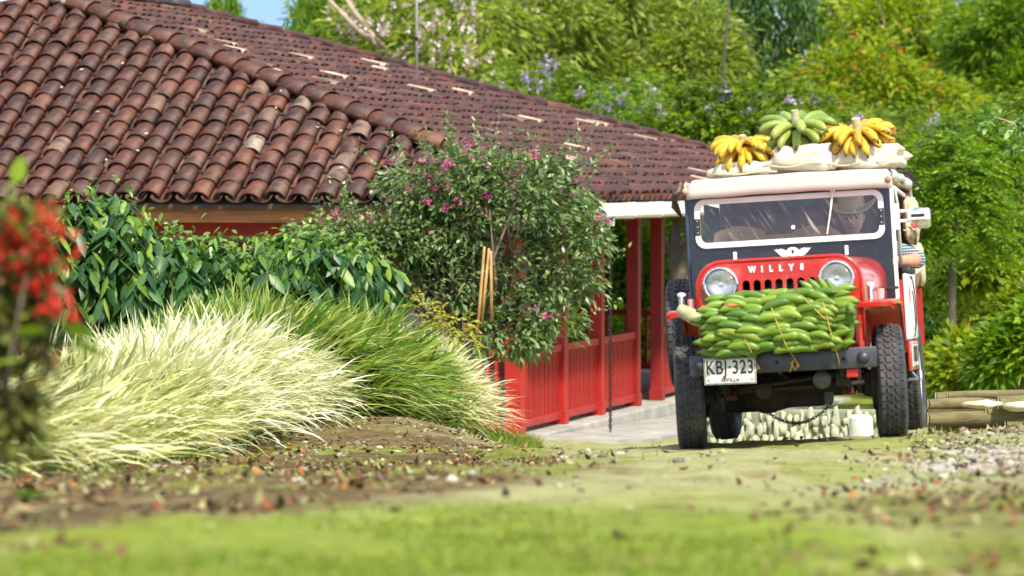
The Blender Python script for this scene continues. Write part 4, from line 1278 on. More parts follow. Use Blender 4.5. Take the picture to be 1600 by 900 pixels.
# feathery trees right of the jeep
GRPR = "feathery shrubs right of the jeep"
ri = [([(1480, 280, 50, 50, 60), (1520, 240, 51, 60, 50), (1500, 350, 50, 55, 60)], "feathery bright green tree just right of the roof sacks", 760, G_FRESH),
      ([(1570, 300, 54, 50, 70), (1600, 220, 55, 60, 60), (1580, 400, 53, 60, 60)], "feathery green tree at the right frame edge", 700, G_MID),
      ([(1500, 440, 56, 70, 60), (1440, 400, 57, 60, 60), (1560, 460, 56, 60, 50)], "dense yellow green shrub beside the driver's elbow", 760, G_YEL)]
for bl, lab, nf, mt in ri:
    bl = [blob_px(*b) for b in bl]
    tree("feathery_tree", lab, "tree", (bl[0][0], bl[0][1]), bl, frondy(int(nf * 1.2), .46, 8, .125, .046, mt), r0=.06, group=GRPR)
low = [([(1530, 580, 48, 60, 34), (1500, 560, 49, 40, 30)], "low yellow green shrub on the lawn above the log pile", G_YEL),
       ([(1590, 560, 47, 50, 50), (1640, 540, 47, 60, 60)], "low green shrub at the right edge above the log pile", G_FRESH),
       ([(1455, 550, 60, 50, 44), (1420, 500, 61, 50, 60)], "dark green shrub at the edge of the lawn", G_DARK),
       ([(1540, 430, 52, 55, 26), (1600, 500, 51, 50, 40)], "shrub with yellow leaves in the right background", G_YEL)]
for bl, lab, mt in low:
    bl = [blob_px(*b) for b in bl]
    tree("garden_shrub", lab, "shrub", (bl[0][0], bl[0][1]), bl, leafy(170, 30, .22, .15, .07, mt), r0=.04, group="low shrubs round the lawn")
# shrubs behind the far end of the veranda and behind the jeep
beh = [([(960, 420, 66, 60, 90), (1010, 470, 66, 60, 80), (960, 540, 65, 70, 50)], "bright shrub seen through the veranda posts", G_FRESH),
       ([(1080, 400, 68, 60, 110), (1060, 520, 67, 60, 60)], "shrub between the veranda and the jeep", G_MID),
       ([(1200, 420, 70, 120, 130), (1330, 420, 70, 120, 130), (1260, 560, 69, 160, 60)], "large shrub hidden mostly behind the jeep", G_MID),
       ([(880, 300, 72, 100, 80), (1000, 330, 72, 100, 70)], "tall hedge tree behind the veranda", G_WILL)]
for bl, lab, mt in beh:
    bl = [blob_px(*b) for b in bl]
    tree("garden_shrub", lab, "shrub", (bl[0][0], bl[0][1]), bl, leafy(260, 24, .35, .22, .10, mt), r0=.08, group="shrubs behind the veranda")
# stout dark trunk behind the veranda's end
e = empty("old_tree", (at(1068, 500, 63).x, 63, gz(at(1068, 500, 63).x, 63))); tag(e, "stout dark tree trunk standing behind the veranda beside the jeep", "tree")
b = MB(); b.tube([(0, 0, -.05), (.05, 0, 1.0), (-.05, 0, 1.9), (-.02, 0, 2.8), (.1, 0, 3.4)], [.26, .2, .19, .2, .15], 10)
b.tube([(-.05, 0, 1.7), (-.4, 0, 2.4), (-.9, .1, 2.9)], [.09, .07, .05], 7)
b.build("trunk", M_BARK, e, smooth=True)
rng = np.random.default_rng(5)
V, Fc = crown_leafy(rng, [(-.2, 0, 3.5, 1.6, 1.2, .6), (.8, 0, 3.9, 1.2, 1, .6)], 160, 22, .35, .22, .1)
geo_obj("crown", V, Fc, G_MID, e)
# thin bare pole leaning in front of the hollow
e = empty("leaning_pole", at(1128, 132, 66)); e.location.z = gz(e.location.x, 66)
tag(e, "thin dark leaning pole left of the shaded hollow", "pole")
zz = at(0, 132, 66).z - e.location.z
b = MB(); b.tube([(-.25, 0, 0), (0, 0, zz), (.16, 0, zz + 1.9)], [.035, .025, .016], 7); b.build("stem", pmat("dead_stem", (.06, .05, .045), .9), e, smooth=True)
# near branch reaching in at the right edge
e = empty("young_tree", (at(1610, 500, 33).x, 33, gz(at(1610, 500, 33).x, 33))); tag(e, "slender young tree with pale leaves reaching in at the right frame edge", "tree")
zt = at(0, 200, 33).z - e.location.z
b = MB(); b.tube([(.25, 0, -.05), (.2, 0, 1.2), (.1, 0, zt - .1)], [.035, .028, .018], 7); b.tube([(.1, 0, zt - .12), (-.15, 0, zt + .04), (-.38, 0, zt + .12)], [.014, .010, .006], 6); b.build("trunk", M_BARKP, e, smooth=True)
V, Fc = crown_leafy(rng, [(-.2, 0, zt + .04, .24, .15, .10), (.05, 0, zt - .12, .2, .2, .14), (.3, 0, zt + .05, .3, .3, .2)], 46, 12, .08, .085, .045, big=True)
geo_obj("crown", V, Fc, leaf_mat("pale_broad_leaves", [(0, (.06, .15, .03)), (.6, (.15, .27, .07)), (1, (.30, .42, .16))]), e)
# small palm-like plant with a bare stem on the lawn
e = empty("yellow_plant", (at(1562, 600, 50).x, 50, gz(at(1562, 600, 50).x, 50))); tag(e, "small tree with bare stem and yellow leaf tuft on the lawn", "tree")
b = MB(); b.tube([(0, 0, -.05), (.02, 0, .5), (0, 0, 1.15)], [.05, .042, .035], 8); b.build("trunk", pmat("green_stem_bark", (.13, .15, .05), .8, var=.4), e, smooth=True)
V, Fc = crown_fronds(rng, [(0, 0, 1.2, .12, .12, .06)], 26, .42, 7, .14, .06, .5)
geo_obj("crown", V, Fc, G_YEL, e)
# ================================================================== ORNAMENTAL GRASS BANK
def blade_geo(P, D, L, W, arc, segs, rng, lean=None):
    """curved tapering strips; D start direction, lean the way they fall over"""
    n = len(P); D = unit(D)
    z = np.array([0, 0, 1.0])
    S = unit(np.cross(D, lean if lean is not None else rng.normal(0, 1, (n, 3))) + 1e-6)
    lv = []
    pos = P.copy(); d = D.copy()
    st = (L / segs)[:, None]
    for k in range(segs + 1):
        t = k / segs
        w = (W * (1 - t ** 1.7) * (.75 + .5 * min(1, t * 4)) * .5)[:, None]
        lv.append(pos - S * w); lv.append(pos + S * w)
        d = unit(d - z * (arc * (.35 + t))[:, None] / segs)
        pos = pos + d * st
    V = np.stack(lv, 1).reshape(-1, 3)
    m = 2 * (segs + 1); b = np.arange(n)[:, None] * m
    fs = [b + [2 * k, 2 * k + 1, 2 * k + 3, 2 * k + 2] for k in range(segs)]
    return V, np.concatenate(fs, 1).reshape(-1, 4)

G_CREAM = leaf_mat("cream_striped_grass", [(0, (.14, .21, .04)), (.22, (.36, .41, .11)), (.5, (.64, .65, .29)), (.85, (.80, .79, .50)), (1, (.50, .42, .16))], trans=.30, tcol=(1.1, 1.1, .7), rough=.5)
G_GREENB = leaf_mat("green_striped_grass", [(0, (.05, .13, .012)), (.35, (.12, .23, .02)), (.65, (.27, .36, .05)), (.88, (.50, .52, .17)), (1, (.66, .64, .32))], trans=.35, tcol=(1.2, 1.25, .5), rough=.5)
G_PALE = leaf_mat("overlit_cream_grass", [(0, (.30, .35, .12)), (.3, (.70, .70, .44)), (1, (.85, .84, .66))], trans=.3, tcol=(1.1, 1.1, .7), rough=.5)  # variegated cream, with the white glare of full sun put into the colour

def mound(name, label, path, n, mat, L=(.5, .85), W=.016, seed=1, group=None, bias=(.55, -.35, 0), core=True, green_from=None, mat2=None):
    """path: list of (x, y, height above ground, half width); blades grow from the bank and arch outward"""
    rng = np.random.default_rng(seed)
    pts = np.array(path, float)
    base = (pts[len(pts) // 2][0], pts[len(pts) // 2][1]); bz = gz(*base)
    e = empty(name, (*base, bz)); tag(e, label, "ornamental grass", group)
    t = rng.random(n) * (len(pts) - 1)
    i = np.minimum(t.astype(int), len(pts) - 2); q = (t - i)[:, None]
    c = pts[i] * (1 - q) + pts[i + 1] * q
    ang = rng.random(n) * 2 * np.pi; rad = np.sqrt(rng.random(n))
    ox = np.cos(ang) * rad; oy = np.sin(ang) * rad
    x = c[:, 0] + ox * c[:, 3]; y = c[:, 1] + oy * c[:, 3] * 1.1
    g = ground_z(x, y, False)
    h = c[:, 2] * np.sqrt(np.clip(1 - rad ** 2, 0, 1)) * (.72 + .56 * vnoise(x * 2.3, y * 1.6, seed))
    P = np.stack([x, y, g + h * .72 - .02], 1)
    tuft = np.stack([vnoise(x * 2.6, y * 2.6, seed + 5) - .5, vnoise(x * 2.6, y * 2.6, seed + 6) - .5, np.zeros(n)], 1) * 1.6
    out = np.stack([ox * 1.0, oy * .9, .62 + .5 * np.sqrt(np.clip(1 - rad ** 2, 0, 1))], 1)
    D = unit(out + np.array(bias) * .7 + tuft * .9 + rng.normal(0, .30, (n, 3)))
    ln = rng.uniform(*L, n); arc = rng.uniform(.5, 1.7, n)
    lean = np.cross(D, np.array([0, 0, 1.0]))
    V, Fq = blade_geo(P - np.array([*base, bz]), D, ln, W * rng.uniform(.7, 1.3, n), arc, 5, rng, lean=np.array([0, 0, 1.0]) + rng.normal(0, .25, (n, 3)))
    geo_obj("blades", V, Fq, mat, e)
    if core:
        b = MB()
        def fn(a, bb):
            tt = bb * (len(pts) - 1); k = min(int(tt), len(pts) - 2); qq = tt - k
            cc = pts[k] * (1 - qq) + pts[k + 1] * qq
            an = math.pi * a
            xx = cc[0] + math.cos(an) * cc[3] * .85; yy = cc[1]
            return (xx - base[0], yy - base[1], float(ground_z(xx, yy, False)) - bz - .05 + math.sin(an) * cc[2] * .5)
        b.grid(fn, 10, 14)
        b.build("thatch", pmat("dry_thatch_" + str(seed), (.13, .12, .045), .95, var=.5), e, smooth=True)
    return e
GG = "ornamental grass bank beside the track"
mound("ornamental_grass", "largest cream variegated grass mound, left, blurring towards the camera", [(-2.95, 16.8, .30, .5), (-2.90, 19.5, .44, .70), (-2.85, 23.0, .50, .78), (-2.75, 26.5, .50, .78)], 7000, G_CREAM, (.30, .58), .032, 1, GG)
mound("ornamental_grass", "cream grass mound whitened as by glaring sun, in the middle of the bank", [(-2.6, 26.8, .46, .68), (-2.4, 29.0, .54, .72), (-2.15, 31.5, .62, .72)], 5200, G_PALE, (.34, .62), .034, 2, GG)
mound("ornamental_grass", "green striped grass mound right of the whitened one", [(-1.95, 31.8, .66, .7), (-1.65, 33.6, .80, .82), (-1.3, 35.2, .62, .65)], 5600, G_GREENB, (.40, .76), .036, 3, GG, bias=(.8, -.3, 0))
mound("ornamental_grass", "green upright grass behind the whitened mound", [(-2.9, 34.0, .74, .6), (-2.2, 34.4, .92, .7)], 2600, G_GREENB, (.4, .7), .034, 7, GG, bias=(.2, 0, .5))
mound("ornamental_grass", "small grass tuft whitened as by glaring sun at the right end of the bank", [(-1.0, 36.4, .66, .40), (-.75, 37.0, .55, .38)], 1700, G_PALE, (.42, .7), .032, 4, GG, bias=(.8, -.2, 0))

# ================================================================== COFFEE BUSHES
G_COFF = leaf_mat("glossy_coffee_leaves", [(0, (.012, .050, .014)), (.35, (.028, .095, .022)), (.7, (.055, .14, .028)), (.88, (.11, .21, .03)), (1, (.22, .34, .04))], rough=.42, trans=.22, spec=.45)
G_YOUNG = leaf_mat('young_coffee_leaves', [(0, (.09, .20, .03)), (.6, (.17, .31, .05)), (1, (.30, .40, .09))], rough=.32, trans=.35, spec=.5)
def coffee(label, blobs, n, seed):
    bl = [blob_px(*b) for b in blobs]
    base = (bl[0][0], bl[0][1]); bz = gz(*base)
    e = empty("coffee_bush", (*base, bz)); tag(e, label, "bush", "coffee bushes along the house front")
    rb = rel(bl, (*base, bz)); rng = np.random.default_rng(seed)
    limbs(rng, (0, 0, 0), rb, .045, "trunk", M_BARK, e, 3)
    # drooping leaf pairs along arching twigs
    C, d = clumps(rng, rb, n, -.8)
    flip = d[:, 1] > .5
    C[flip, 1] -= d[flip, 1] * .5
    Ps, Ds = [], []
    tw = unit(d + rng.normal(0, .35, d.shape)); side = unit(np.cross(tw, np.array([0, 0, 1.0])))
    for j in range(5):
        for s in (-1, 1):
            Ps.append(C + tw * (j * .085) - np.array([0, 0, 1]) * (.012 * j * j)); Ds.append(side * s * .7 + tw * .45 + np.array([0, 0, -1.0]) + rng.normal(0, .2, C.shape))
    P = np.concatenate(Ps); D = np.concatenate(Ds); L = .195 * (.6 + .6 * rng.random(len(P)))
    V, Fc = leaf_geo(rng, P, D, L, L * .46, fold=.18, droop=.22, big=True)
    geo_obj("leaves", V, Fc, G_COFF, e, True)
    top = d[:, 2] > .35; Ct = C[top]; tt = tw[top]                      # young shoots at the tips
    k = np.repeat(np.arange(len(Ct)), 2)
    Pq = Ct[k] + tt[k] * .26 + rng.normal(0, .03, (len(k), 3)) + np.array([0, 0, .02]); Dq = rng.normal(0, .8, (len(k), 3)) + np.array([0, 0, .25])
    Lq = .10 * (.6 + .6 * rng.random(len(k)))
    V, Fc = leaf_geo(rng, Pq, Dq, Lq, Lq * .42, fold=.18, droop=.3, big=True)
    geo_obj("young_leaves", V, Fc, G_YOUNG, e, True)
coffee("coffee bush at the left beside the red flowers", [(150, 376, 37, 62, 50), (110, 420, 37, 60, 45), (190, 420, 37, 60, 50)], 330, 1)
coffee("coffee bush under the fascia left of the eave gap", [(265, 430, 37.4, 60, 42), (250, 446, 37, 60, 38), (335, 438, 37.4, 66, 38)], 380, 2)
coffee("coffee bush in front of the white wall, middle one", [(395, 440, 37.6, 50, 34), (425, 455, 37.2, 60, 32)], 230, 3)
coffee("coffee bush just left of the bougainvillea", [(470, 420, 37.6, 44, 38), (500, 438, 37.4, 60, 34), (540, 440, 37.6, 40, 34)], 300, 4)

# ================================================================== BOUGAINVILLEA
G_BOUG = leaf_mat("bougainvillea_leaves", [(0, (.04, .09, .026)), (.4, (.10, .175, .052)), (.75, (.18, .26, .088)), (.93, (.30, .36, .16)), (1, (.44, .42, .20))], rough=.36, trans=.25, spec=.6)
G_BRACT = leaf_mat("magenta_bracts", [(0, (.34, .03, .12)), (.5, (.48, .07, .22)), (.8, (.46, .17, .38)), (1, (.42, .06, .07))], tcol=(1.1, .8, 1))
BY = 39.2
bb = [(700, 300, BY, 80, 55), (800, 330, BY, 100, 70), (860, 300, BY + .2, 60, 55), (760, 270, BY, 70, 30), (640, 280, BY, 40, 22), (600, 385, BY - .1, 80, 42), (520, 365, BY - .1, 55, 32), (560, 400, BY - .2, 60, 36),
      (880, 430, BY, 55, 65), (850, 500, BY - .1, 50, 50), (780, 530, BY - .2, 60, 45), (700, 430, BY + .2, 60, 50), (920, 370, BY, 30, 40), (800, 430, BY + .2, 80, 60), (620, 430, BY + .4, 60, 36), (680, 365, BY - .1, 60, 50), (720, 350, BY - .1, 60, 50), (660, 400, BY, 60, 40), (670, 455, BY - .15, 60, 40), (725, 450, BY - .1, 45, 50)]
bl = [blob_px(*b) for b in bb]
bbase = (at(752, 500, BY).x, BY)
e = empty("bougainvillea", (*bbase, gz(*bbase))); tag(e, "sprawling bougainvillea with magenta bracts on bamboo stakes before the veranda", "shrub")
rb = rel(bl, (*bbase, gz(*bbase))); rng = np.random.default_rng(8)
limbs(rng, (0, 0, 0), rb, .05, "trunk", M_BARK, e, 4, .3)
V1, F1 = crown_leafy(rng, rb, 1000, 18, .14, .084, .040, droop=.3, big=False)
# long shoots breaking the outline
C, d = clumps(rng, rb, 260, -.1)
Ps, Ds = [], []
tw = unit(d * .8 + np.array([0, 0, .55]) + rng.normal(0, .3, d.shape))
for j in range(9):
    for s in (0, 1):
        Ps.append(C + tw * (.05 + j * .05) + rng.normal(0, .012, C.shape)); Ds.append(tw * .4 + rng.normal(0, .8, C.shape))
P = np.concatenate(Ps); V2, F2 = leaf_geo(rng, P, np.concatenate(Ds), .065 * (.6 + .7 * rng.random(len(P))), .035)
geo_obj("leaves", np.concatenate([V1, V2]), np.concatenate([F1, F2 + len(V1)]), G_BOUG, e)
bm_pts = [(740, 230), (770, 262), (805, 262), (790, 266), (690, 270), (700, 285), (640, 285), (735, 310), (720, 316), (740, 318), (675, 350), (578, 350), (525, 345), (690, 300), (675, 300), (655, 320), (600, 258), (710, 255), (832, 240), (770, 300), (940, 340), (760, 330), (690, 245), (815, 490), (855, 488), (730, 495), (668, 242), (820, 258), (705, 320), (650, 268), (725, 238), (845, 245)]
Cc = []
for (x, y) in bm_pts:
    p = at(x, y, BY - .45); Cc.append((p.x - e.location.x, p.y - e.location.y, p.z - e.location.z))
Cc = np.array(Cc) + rng.normal(0, .05, (len(Cc), 3)); k = np.repeat(np.arange(len(Cc)), rng.integers(2, 8, len(Cc)))
c = Cc[k] + rng.normal(0, .030, (len(k), 3)) * np.array([1.3, 1.6, .8])
kk = np.repeat(np.arange(len(c)), 3)
V, Fc = leaf_geo(rng, c[kk], sphere_pts(rng, len(kk)), .042, .034, droop=.05)
o = geo_obj("bracts", V, Fc, G_BRACT, e); o['kind'] = 'stuff'
M_BAMB = pmat("bamboo_stake", (.42, .25, .09), .6, var=.35, vscale=6, dirt=(.20, .12, .05))
for (x0, x1, y0, y1) in ((757, 744, 385, 500), (764, 752, 388, 470), (767, 768, 392, 462)):
    a = at(x0, y0, BY - .55) - e.location; b_ = at(x1, y1 + 40, BY - .5) - e.location
    MB().tube([a, (a + b_) / 2, b_], [.013, .017, .019], 7).build("bamboo_stake", M_BAMB, e, smooth=True)

# ================================================================== RED FLOWERED SHRUB, near left
G_REDL = leaf_mat("shrub_brown_green_leaves", [(0, (.05, .055, .015)), (.4, (.10, .12, .02)), (.7, (.16, .20, .03)), (.9, (.20, .08, .03)), (1, (.32, .34, .05))], trans=.3)
G_REDF = leaf_mat("scarlet_petals", [(0, (.42, .012, .010)), (.6, (.62, .03, .02)), (1, (.60, .10, .04))], tcol=(1.2, .7, .6))
RY_ = 10.0
bl = [blob_px(20, 400, RY_, 60, 70), blob_px(30, 540, RY_, 50, 70), blob_px(-10, 620, RY_, 60, 60), blob_px(-30, 480, RY_, 60, 90), blob_px(10, 690, RY_, 40, 40)]
e, rb, rng = tree("flowering_shrub", "blurred scarlet flowered shrub at the left frame edge, nearest plant", "shrub", (bl[0][0] - .04, RY_), bl, leafy(150, 12, .056, .044, .024, G_REDL, big=True), r0=.012, extra=4)
pts = [(20, 370), (60, 365), (35, 400), (20, 420), (70, 395), (90, 405), (10, 345), (70, 480), (95, 470), (105, 485), (55, 440), (5, 395), (40, 350), (80, 330), (50, 385), (90, 365), (28, 385)]
Cc = np.array([tuple(at(x, y, RY_ - .12) - e.location) for x, y in pts]); k = np.repeat(np.arange(len(Cc)), 6)
c = Cc[k] + rng.normal(0, .021, (len(k), 3)); kk = np.repeat(np.arange(len(c)), 4)
V, Fc = leaf_geo(rng, c[kk], sphere_pts(rng, len(kk)), .024, .018)
o = geo_obj("blossom", V, Fc, G_REDF, e); o['kind'] = 'stuff'
pts = [(95, 510, (1, 0, -.1)), (110, 530, (1, 0, -.3)), (75, 515, (-1, 0, .1)), (40, 560, (-1, 0, 0)), (15, 770, (1, 0, .1)), (0, 300, (.7, 0, .6)), (20, 290, (.3, 0, 1)), (5, 330, (.6, 0, -.5))]
P = np.array([tuple(at(x, y, RY_ - .15) - e.location) for x, y, _ in pts]); D = np.array([p[2] for p in pts], float)
V, Fc = leaf_geo(rng, P, D, .096, .04, big=True)
o = geo_obj("broad_leaves", V, Fc, leaf_mat("near_broad_leaves", [(0, (.08, .20, .02)), (1, (.28, .36, .03))]), e)
o['kind'] = 'stuff'

# ================================================================== SMALL YELLOW-LEAVED SAPLINGS AND DEAD TWIGS
G_YTW = leaf_mat("yellow_sapling_leaves", [(0, (.22, .26, .03)), (.6, (.42, .40, .05)), (1, (.50, .36, .07))])
for (px, py, Y, lab) in ((655, 480, 37.3, "yellow leaved sapling left of the bamboo stakes"), (690, 500, 37.0, "yellow leaved sapling with dark twigs over the grass end"), (722, 505, 37.4, "small yellow leaved sapling just below the bamboo stakes")):
    p = at(px, py, Y); e = empty("sapling", (p.x, Y, gz(p.x, Y))); tag(e, lab, "sapling", "yellow leaved saplings")
    h = p.z - e.location.z
    b = MB(); b.tube([(0, 0, 0), (.04, 0, h * .6), (0, 0, h + .06)], [.014, .010, .005], 6)
    rng = np.random.default_rng(px)
    bl = [(0, 0, h, .10, .1, .10), (.05, 0, h - .16, .12, .1, .08)]
    for k in range(5): b.tube([(.03, 0, h * .6), (rng.normal(0, .1), rng.normal(0, .06), h * .95)], [.006, .003], 5)
    b.build("twigs", M_BARK, e, smooth=True)
    V, Fc = crown_fronds(rng, bl, 26, .15, 5, .062, .03, .4); geo_obj("leaves", V, Fc, G_YTW, e)
p = at(695, 648, 35.6); e = empty("dead_twigs", (p.x, 35.6, gz(p.x, 35.6))); tag(e, "tangle of bare dark twigs at the foot of the small whitened tuft", "twigs")
b = MB(); rt = random.Random(3)
for k in range(18):
    a = Vector((rt.uniform(-.1, .1), rt.uniform(-.1, .1), 0)); q = a + Vector((rt.uniform(-.15, .45), rt.uniform(-.1, .1), rt.uniform(.1, .42)))
    mm = (a + q) / 2 + Vector((rt.uniform(-.06, .06), 0, rt.uniform(-.03, .08)))
    b.tube([a, mm, q], [.007, .005, .002], 5); b.tube([mm, mm + Vector((rt.uniform(-.1, .18), 0, rt.uniform(-.02, .15)))], [.004, .0015], 4)
p2 = at(690, 560, 35.6) - e.location
for k in range(7):
    q = p2 + Vector((rt.uniform(-.1, .16), 0, rt.uniform(-.05, .22))); b.tube([p2, (p2 + q) / 2 + Vector((0, 0, .02)), q], [.008, .005, .002], 5)
b.tube([(0.05, 0, 0), p2 * .5 + Vector((.06, 0, 0)), p2], [.012, .010, .008], 6)
b.build("twig_tangle", pmat("dark_dead_twig", (.035, .025, .02), .9), e, smooth=True)

def lumpy(name, mat, loc, r, seed, parent=None, sub=2, amp=.3, squash=(1, 1, 1)):
    bm = bmesh.new(); bmesh.ops.create_icosphere(bm, subdivisions=sub, radius=1)
    for v in bm.verts:
        n = mnoise.noise(v.co * 1.6 + Vector((seed * 3.1, seed, 0))) * amp + mnoise.noise(v.co * 4 + Vector((seed, 0, seed))) * amp * .3
        v.co = Vector((v.co.x * squash[0], v.co.y * squash[1], v.co.z * squash[2])) * (1 + n) * r
    me = bpy.data.meshes.new(name); bm.to_mesh(me); bm.free()
    me.polygons.foreach_set('use_smooth', [True] * len(me.polygons)); me.materials.append(mat)
    return link(name, me, None, parent, loc=loc)
M_ROT = pmat("rotten_wood", (.26, .17, .09), .95, var=.5, vscale=14, dirt=(.45, .38, .24), bmp=.8)
p = at(548, 655, 34.3); e = empty("rotten_stump", (p.x, 34.3, gz(p.x, 34.3))); tag(e, "broken piece of rotten wood at the edge of the green grass mound", "stump")
lumpy("wood_chunk", M_ROT, (0, 0, .05), .13, 2, e, 3, .5, (1.3, .9, .7)); lumpy("wood_chunk", M_ROT, (.17, .05, .03), .08, 5, e, 3, .5, (1.6, .8, .6)); lumpy("wood_chunk", M_ROT, (-.1, .05, .10), .07, 7, e, 3, .6, (.7, .8, 1.5))

# ================================================================== LOG PILE, right
logs = [(1450, 655, 1640, 12), (1462, 668, 1700, 10), (1446, 640, 1600, 14), (1462, 622, 1690, 10), (1450, 632, 1560, 9), (1540, 645, 1720, 13), (1480, 618, 1650, 7), (1500, 660, 1640, 11), (1560, 630, 1740, 12), (1570, 664, 1740, 12)]
M_LOG = pmat("mossy_log", (.14, .11, .05), .9, var=.45, vscale=4, stretch=(.4, 3, 3), dirt=(.16, .20, .045), dirt_amt=.7, bmp=.8, bscale=14)
M_CUT = pmat("pale_cut_wood", (.55, .47, .33), .85, var=.25, vscale=8)
lrow = ["mossy log at the left end of the pile", "lowest log of the pile, close to the gravel", "thick pale log in the middle of the pile", "uppermost long log of the pile", "thin short log near the top left of the pile", "thick log under the pale cut ends", "thin topmost pole of the pile", "lower middle log of the pile", "log under the lawn shrub at the right edge", "lower right log of the pile"]
for k, (x0, y, x1, rp) in enumerate(logs):
    Y = 31.0 + .12 * (k % 4); a = at(x0, y, Y); b_ = at(x1, y + (k % 3 - 1) * 3, Y + .25); r = rp / F * Y
    e = empty("log", a); tag(e, lrow[k], "log", "logs piled right of the jeep")
    v = b_ - a; mid = v * .5 + Vector((0, 0, .01 * (k % 3)))
    MB().tube([(0, 0, 0), mid * .5, mid, mid + v * .25, v], [r * .9, r, r * 1.05, r, r * .95], 9).build("log_bark", M_LOG, e, smooth=45)
    MB().tube([(-.004, 0, 0), (-.001, 0, 0)], r * .86, 9).build("cut_end", M_CUT, e)
for (px, py, lab) in ((1535, 632, "pale split block lying on the log pile"), (1595, 635, "white split block on the log pile at the frame edge")):
    p = at(px, py, 30.7); o = lumpy("split_block", M_CUT, p, .085, px % 7, None, 2, .6, (1.7, .9, .45)); tag(o, lab, "wood block")

# ================================================================== WHITE STONE WALL AND POST seen under the jeep
sw_o = empty("stone_wall", (at(1230, 690, 36).x, 36, gz(at(1230, 690, 36).x, 36))); tag(sw_o, "low whitewashed stone wall seen under the jeep", "wall")
MB().box(-.78, .88, .03, .2, -.05, .43, .02).build("mortar_core", pmat("white_mortar", (.20, .21, .13), .95, var=.3), sw_o)
M_STONE = pmat("whitewashed_stone", (.38, .39, .28), .9, var=.3, vscale=7, dirt=(.25, .27, .14), dirt_amt=.6, bmp=.6)
for r_ in range(4):
    for k in range(24):
        o = lumpy("stone", M_STONE, (-.72 + k * .066 + rt.uniform(-.03, .03), .03 * rt.random(), .05 + r_ * .1 + rt.uniform(-.03, .03)), rt.uniform(.034, .062), k + r_ * 31, sw_o, 2, .8, (rt.uniform(.5, .8), .7, rt.uniform(1.0, 1.9)))
M_LIMEP = pmat("fresh_limewash", (.62, .62, .54), .9, var=.2, vscale=6, dirt=(.25, .26, .15), dirt_amt=.5, bmp=.5)
p = at(1345, 690, 33); e = empty("whitewashed_post", (p.x, 33, gz(p.x, 33) - .02)); tag(e, "stout whitewashed post seen between the jeep's right wheels", "post")
b = MB(); b.tube([(0, 0, 0), (.005, 0, .2), (0, 0, .34)], [.115, .105, .10], 12); b.lathe([(.10, .34), (.08, .365), (.0, .37)], 12); b.build("post_body", M_LIMEP, e, smooth=40)
p = at(1368, 680, 31); e = empty("green_bottle", (p.x, 31, gz(p.x, 31) + .055)); tag(e, "green plastic bottle lying behind the jeep's right front wheel", "bottle")
b = MB(); b.lathe([(0, -.02), (.05, -.02), (.055, .0), (.055, .14), (.03, .19), (.018, .20), (.018, .23), (0, .23)], 14, M=RX(R(75)) @ RY(R(12))); b.build("bottle_body", pmat("green_plastic", (.02, .25, .10), .25, var=.2), e, smooth=40)

# ================================================================== GROUND LITTER (nobody could count it)
rng = np.random.default_rng(77)
def scatter(n, xlo, xhi, ylo, yhi, accept=None):
    x = rng.uniform(xlo, xhi, n * 3); y = ylo + (yhi - ylo) * rng.random(n * 3)
    w = accept(x, y) if accept else np.ones(n * 3)
    k = rng.random(n * 3) < w
    return x[k][:n], y[k][:n]
def edge_x(y): return np.interp(y, [8, 14, 17, 24, 33, 38], [-2.3, -2.6, -2.5, -2.3, -1.7, -.6])
def track_x(y): return np.interp(y, [5, 12, 18, 25, 40], [.05, .35, 1.0, 1.75, 3.2])
def line_1(y): return np.interp(y, [6, 8.7, 13, 18, 24, 34], [-1.5, -1.14, -.42, .35, .3, -.6])
def line_2(y): return np.interp(y, [6, 8.3, 18, 24, 34], [.3, .47, 1.55, 2.5, 3.4])
def litter_w(x, y):
    return np.clip(.05 + .95 * smooth(.3, -.4, x - line_1(y)) + .8 * smooth(-.2, .3, x - line_2(y)), 0, 1) * (.3 + .7 * (vnoise(x * 2, y * .8, 31) > .42)) * (x > edge_x(y) - .1)
x, y = scatter(11000, -3, 4.5, 8, 34, litter_w)
P = np.stack([x, y, ground_z(x, y) + .008], 1); n = len(P)
D = rng.normal(0, 1, (n, 3)) * np.array([1, 1, .35])
l = rng.uniform(.025, .06, n)
V, Fc = leaf_geo(rng, P, D, l, l * .6, fold=.3, droop=-.1, N=np.tile([0, 0, 1.0], (n, 1)) + rng.normal(0, .5, (n, 3)))
G_LIT = leaf_mat("fallen_leaves", [(0, (.03, .016, .008)), (.35, (.085, .040, .018)), (.6, (.16, .075, .03)), (.74, (.22, .20, .07)), (.90, (.36, .36, .16)), (.96, (.26, .04, .025)), (1, (.42, .18, .04))], trans=.1, rough=.8)
o = geo_obj("fallen_leaves", V, Fc, G_LIT); tag(o, "brown and red fallen leaves strewn over the track edges", "fallen leaves", kind='stuff')
